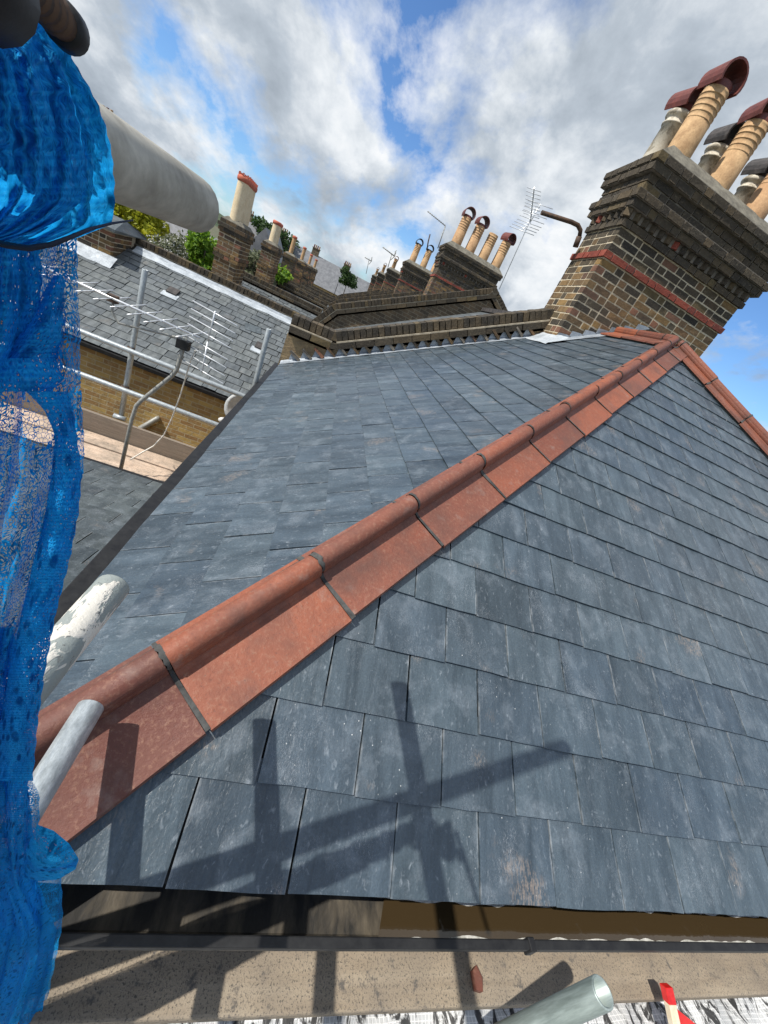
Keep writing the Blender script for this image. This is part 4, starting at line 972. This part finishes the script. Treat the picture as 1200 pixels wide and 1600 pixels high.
# ------------------------------------------------------------------ trees and bushes
def tree(c, rx, rz, n, leaf, mat, label, mat2=None, lsz=.085, lobes=14, group='garden trees beyond the left parapet'):
    c = V(c); t = thing('garden_tree', label, 'tree', (c.x, c.y, GZ), group)
    b = B(); b.tube([(c.x, c.y, GZ), (c.x+.1, c.y, (GZ+c.z)/2), (c.x, c.y, c.z)], .14, 8, r2=.04)
    for k in range(5):
        a_ = k*1.26; b.tube([(c.x, c.y, c.z-rz*.9), (c.x+math.cos(a_)*rx*.6, c.y+math.sin(a_)*rx*.6, c.z+rz*.3)], .04, 6, r2=.012)
    b.build('trunk', 'bark', t)
    cl = [(V((random.gauss(0, .42)*rx, random.gauss(0, .42)*rx, random.uniform(-.8, .8)*rz)), random.uniform(.35, .6)) for _ in range(lobes)]
    def cloud(nm, num, mt, sz):
        q = B()
        for _ in range(num):
            o_, rr = random.choice(cl); d = V((random.gauss(0, 1), random.gauss(0, 1), random.gauss(0, 1))).normalized()*(random.random()**.4)
            p = c+o_+V((d.x*rx*rr, d.y*rx*rr, d.z*rz*rr)); a1 = V((random.gauss(0, 1), random.gauss(0, 1), random.gauss(0, 1))).normalized(); a2 = a1.orthogonal().normalized()
            s1 = sz*random.uniform(.6, 1.3); q.add([p-a1*s1, p-a2*s1*.5, p+a1*s1, p+a2*s1*.5], [(0, 1, 2, 3)], None, max(.01, random.random()))
        o = q.build(nm, mt, t); o['kind'] = 'stuff'
    cloud('crown', n, mat, lsz)
    if mat2: cloud('blossom', n//2, mat2, lsz*.6)
T1 = atY(188, 335, 17); tree(T1, .9, 1.1, 2600, None, 'leaf_yel', 'small yellow-green tree right beside the blue net')
T1 = atY(228, 352, 16.5); tree(T1, .62, .85, 2600, None, 'leaf_yel', 'rounded yellow-green tree left of the blossom')
T1 = atY(272, 396, 13.5); tree(T1, .75, .6, 2600, None, 'leaf_olive', 'grey-green tree speckled with white blossom', 'blossom', .05)
T1 = atY(318, 402, 13); tree(T1, .5, .6, 2600, None, 'leaf_green', 'bright fresh green tree left of cream chimney pots', lsz=.07)
T1 = atY(395, 412, 17); tree(T1, .7, .5, 900, None, 'leaf_olive', 'olive shrub between the first two wing chimneys', lsz=.08)
T1 = atY(436, 424, 19); tree(T1, .5, .4, 700, None, 'leaf_green', 'small green shrub between second and third wing chimneys', lsz=.08)
T1 = atY(545, 434, 80); tree(T1, 1.5, 1.2, 1600, None, 'leaf_dark', 'dark distant tree at the end of terrace', lsz=.22, lobes=16)
T1 = atY(420, 372, 90); tree(T1, 3.5, 2.4, 1500, None, 'leaf_dark', 'distant dark tree beyond the cream pots', lsz=.4)

# ------------------------------------------------------------------ foreground scaffold
bd_ = bx('scaffold_board', 'board', None, -.9, 4.2, .207, .432, -1.488, -1.45, .001, .006)
tag(bd_, 'mortar-splashed scaffold board directly below the front gutter', 'scaffold board')
b = B(); nx, ny = 90, 14; vs = []; lcs = []
for i in range(nx+1):
    for j in range(ny+1):
        x, y = -.8+4.4*i/nx, .235-.75*j/ny; z = -1.53+.016*math.sin(x*13+y*7)+.012*math.sin(x*31-y*17)+.008*math.sin(x*57+y*40)
        vs.append((x, y, z)); lcs.append(V((x, y, 0)))
b.add(vs, [(i*(ny+1)+j+1, (i+1)*(ny+1)+j+1, (i+1)*(ny+1)+j, i*(ny+1)+j) for i in range(nx) for j in range(ny)], lcs, 0, True)
tag(b.build('plastic_sheeting', 'sheet'), 'crumpled white reinforced sheeting smeared black below the board', 'sheeting')
pc = atZ(742, 1530, -1.447); b = B(); pts = [(-.012, -.022), (.008, -.026), (.016, 0), (.004, .024), (-.012, .014)]
b.prism([pc+V((x, y, .016)) for x, y in pts], [pc+V((x, y, 0)) for x, y in pts]); tag(b.build('tile_shard', 'terracotta'), 'small broken terracotta shard lying on the splashed board', 'shard')
tube_thing('scaffold_tube', (-.215, -.9, .004), (-.168, .521, .004), 'thick grey scaffold tube at top left, behind the netting', 'galv_dirty')
tube_thing('scaffold_tube', (-.235, -.9, -.535), (-.179, .494, -.523), 'scaffold tube with flaking white paint beside the hip tiles', 'tube_paint')
tube_thing('scaffold_tube', (-.205, -.9, -.90), (-.195, .520, -.888), 'pale galvanised tube end crossing the lowest hip tile', 'galv')
e1 = atD(942, 1550, .76); e0 = atD(770, 1630, .90)
tube_thing('scaffold_tube', e0+(e0-e1)*1.5, e1, 'greenish open-ended tube lying at the bottom right', 'galv_green')
tube_thing('scaffold_post', (-.40, .185, -2.2), (-.40, .185, 1.07), 'upright scaffold post beside the camera, carrying the netting', 'galv')
# red and cream tape wrapped strip
rp = thing('tape_roll', 'red and cream plastic strip standing at the bottom right corner', 'plastic strip', atZ(1045, 1575, -1.50))
q0, q1 = atD(1030, 1535, 1.19), atD(1052, 1640, 1.16); d = (q1-q0); ln = d.length; d.normalize(); sd = V((1, 0, 0)); nn = sd.cross(d).normalized(); nn = nn if nn.z > 0 else -nn
for k, (t0, t1, mt) in enumerate(((0, .26, 'redplastic'), (.26, .62, 'tape_cream'), (.62, 1, 'redplastic'))):
    b = B(); b.box(q0+d*ln*t0, sd*.032, d*ln*(t1-t0), nn*.02, .001); b.f = [tuple(reversed(f)) for f in b.f]; b.build('strip_band', mt, rp, bevel=.002)
b = B(); w0 = q0+d*ln*.35+sd*.036; pts = [w0, w0+d*ln*.65, w0+d*ln*.65+sd*.12, w0+d*ln*.3+sd*.085]
b.prism([p+nn*.006 for p in pts], pts); b.build('red_flap', 'redplastic', rp)

# ------------------------------------------------------------------ blue debris netting
nt_ = thing('debris_netting', 'bunched blue debris netting hanging down the left edge', 'netting', (-.14, .2, -1.4))
def interp(tab, y):
    if y <= tab[0][0]: return tab[0][1]
    for (a, xa), (b_, xb) in zip(tab[:-1], tab[1:]):
        if y <= b_: return xa+(xb-xa)*(y-a)/(b_-a)
    return tab[-1][1]
def net_patch(name, mat, left, right, y0, y1, rad, ny, nx, fold=None, skip=None):
    """curtain patch between two outlines; rad(s, y) = its distance from the camera axis"""
    b = B(); vs = []; lcs = []; acc = 0; prev = None
    for j in range(ny+1):
        y = y0+(y1-y0)*j/ny; xl, xr = interp(left, y), interp(right, y); mid = atR((xl+xr)/2, y, rad(.5, y))
        if prev is not None: acc += (mid-prev).length
        prev = mid; w = 0; pp = None
        for i in range(nx+1):
            s_ = i/nx; x = xl+(xr-xl)*s_; x += 1.8*math.sin(y*.21+i*.9)*s_*(1-s_*.3) if s_ > .85 else 0
            p = atR(x, y, rad(s_, y)); 
            if pp is not None: w += (p-pp).length
            pp = p; vs.append(p); lcs.append(V((w, acc, 0)))
    fs_ = []
    for j in range(ny):
        for i in range(nx):
            if skip and skip(interp(left, y0+(y1-y0)*(j+.5)/ny)+(interp(right, y0+(y1-y0)*(j+.5)/ny)-interp(left, y0+(y1-y0)*(j+.5)/ny))*(i+.5)/nx, y0+(y1-y0)*(j+.5)/ny): continue
            fs_.append((j*(nx+1)+i, (j+1)*(nx+1)+i, (j+1)*(nx+1)+i+1, j*(nx+1)+i+1))
    b.add(vs, fs_, lcs, 0, True); return b.build(name, mat, nt_)
Lf = [(0, -160), (1700, -160)]
edge = [(330, 118), (400, 121), (470, 122), (520, 126), (560, 125), (640, 128), (690, 132), (740, 130), (800, 118), (870, 103), (950, 83), (1010, 66), (1060, 58), (1130, 50), (1210, 40), (1232, 60), (1270, 62), (1300, 60), (1370, 96), (1440, 98), (1500, 87), (1600, 66), (1700, 50)]
hole = lambda x, y: ((x-62)/30)**2+((y-652)/44)**2 < 1
wav = lambda s, y: .25+.012*math.sin(s*23+y*.006)+.006*math.sin(s*47+y*.02)+.003*math.sin(y*.05+s*9)+.002*math.sin(s*97+y*.03)
net_patch('net_sheet', 'net', Lf, edge, 330, 1700, wav, 130, 46, skip=hole)
net_patch('net_gap_mesh', 'net_open', [(600, 26), (700, 26)], [(600, 98), (700, 98)], 600, 702, lambda s, y: .255, 10, 10)
# heavy folded bands
def band(path, w, off, mat='net_thick', name='net_fold'):
    l = [(y, x-ww/2) for x, y, ww in path]; r = [(y, x+ww/2) for x, y, ww in path]
    net_patch(name, mat, l, r, path[0][1], path[-1][1], lambda s, y: off-.012*math.sin(math.pi*min(max(s, 0), 1))+.002*math.sin(y*.07), 60, 10)
band([(74, 612, 66), (92, 640, 46), (103, 680, 34), (104, 740, 48), (97, 800, 52), (82, 870, 56), (60, 960, 54), (42, 1050, 56), (30, 1130, 58), (20, 1220, 62)], 0, .236)
band([(20, 560, 130), (30, 590, 140), (25, 612, 110)], 0, .235)
band([(92, 430, 16), (80, 470, 40), (62, 520, 70), (40, 560, 100)], 0, .238)
net_patch('net_skirt', 'net_thick', Lf, [(980, 20), (1060, 40), (1150, 42), (1230, 44), (1300, 52), (1380, 60), (1450, 88), (1520, 80), (1600, 60), (1700, 45)], 980, 1700, lambda s, y: .243+.008*math.sin(s*19+y*.01)+.0025*math.sin(s*71+2*math.sin(y*.02)), 70, 60)
net_patch('net_pouch', 'net_thick', Lf, [(385, 60), (430, 66), (480, 62), (540, 50), (590, 20)], 385, 590, lambda s, y: .235-.02*math.sin(math.pi*min(1, (s*1.05)))+.004*math.sin(s*31), 30, 24)
# upper bunch: two bulging lobes gathered on the rod
def lobe(right, y0, y1, base, bulge, name):
    def rad(s, y):
        t = (y-y0)/(y1-y0); return base-bulge*math.sqrt(max(0, 1-(2*t-1)**2))*(max(0, 1-s**3))+.003*math.sin(s*34+y*.02)*(1-t*.4)+.0022*math.sin(s*83+1.5*math.sin(y*.025))+.0008*math.sin(y*.16+s*29)
    net_patch(name, 'net_bunch', Lf, right, y0, y1, rad, 60, 40)
lobe([(-60, 10), (10, 60), (30, 98), (62, 106), (95, 114), (120, 130), (160, 152), (200, 166), (240, 175), (290, 179), (330, 179), (352, 172), (372, 120), (390, 60)], -60, 392, .235, .03, 'net_lobe')
lobe([(-40, -40), (40, 50), (60, 70), (100, 98), (150, 112), (200, 126), (250, 136), (290, 136), (320, 122), (345, 90), (365, 50), (385, -20)], -40, 386, .215, .04, 'net_lobe')
# pointed flap lower down
b = B(); O_ = [(58, 1288, .232), (84, 1298, .222), (108, 1318, .214), (123, 1342, .212), (118, 1358, .214), (92, 1374, .222), (62, 1377, .232), (38, 1372, .24), (40, 1330, .238)]
ctr = atR(74, 1340, .208); vs = [ctr]+[atR(*p) for p in O_]; b.add(vs, [(0, 1+(i+1) % 9, 1+i) for i in range(9)], [V((p.x, p.z, 0)) for p in vs], 0, True); b.build('net_flap', 'net_thick', nt_)
b = B(); O_ = [(38, 1352, .236), (118, 1356, .211), (123, 1344, .2105), (90, 1352, .216), (40, 1342, .236)]; vs = [atR(*p) for p in O_]; b.add(vs, [(4, 3, 2, 1, 0)], [V((p.x, p.z, 0)) for p in vs]); b.build('net_hem', 'net_thick', nt_)
b = B(); pth = [atR(x, y, r) for x, y, r in ((-30, 372, .2), (10, 383, .19), (45, 388, .185), (80, 382, .185), (112, 370, .19), (140, 358, .2), (175, 349, .21), (208, 344, .22))]
b.tube(pth, .0011, 8, r2=.0003); tg = b.build('tie_cord', 'tie', nt_)
# threaded rod with end nut that carries the bunch
pe = atR(119, 60, .22); rd = thing('threaded_rod', 'dark threaded coupler bolt with end cap at the top left', 'bolt', pe+V((-.02, -.06, 0)))
dv = (V((-.10, .99, -.04))).normalized(); b = B(); b.tube([pe-dv*.20, pe-dv*.004], .0044, 16); b.build('rod', 'rust', rd)
th_ = B()
for k in range(22):
    c_ = pe-dv*(.014+.004*k); th_.lathe(c_, [(.0042, -.0014), (.0051, 0), (.0042, .0014)], 16, axis=dv)
th_.build('thread', 'rust', rd)['kind'] = 'stuff'
b = B(); cb_ = atR(2, -6, .19); b.lathe(cb_-dv*.03, [(.001, 0), (.010, 0), (.012, .003), (.012, .022), (.010, .025), (.001, .025)], 16, axis=dv); b.build('coupler_body', 'black', rd)
b = B(); b.lathe(pe-dv*.010, [(.001, 0), (.0054, 0), (.0058, .001), (.0058, .005), (.0050, .0062), (.001, .0064)], 22, axis=dv); b.build('end_cap', 'black', rd)
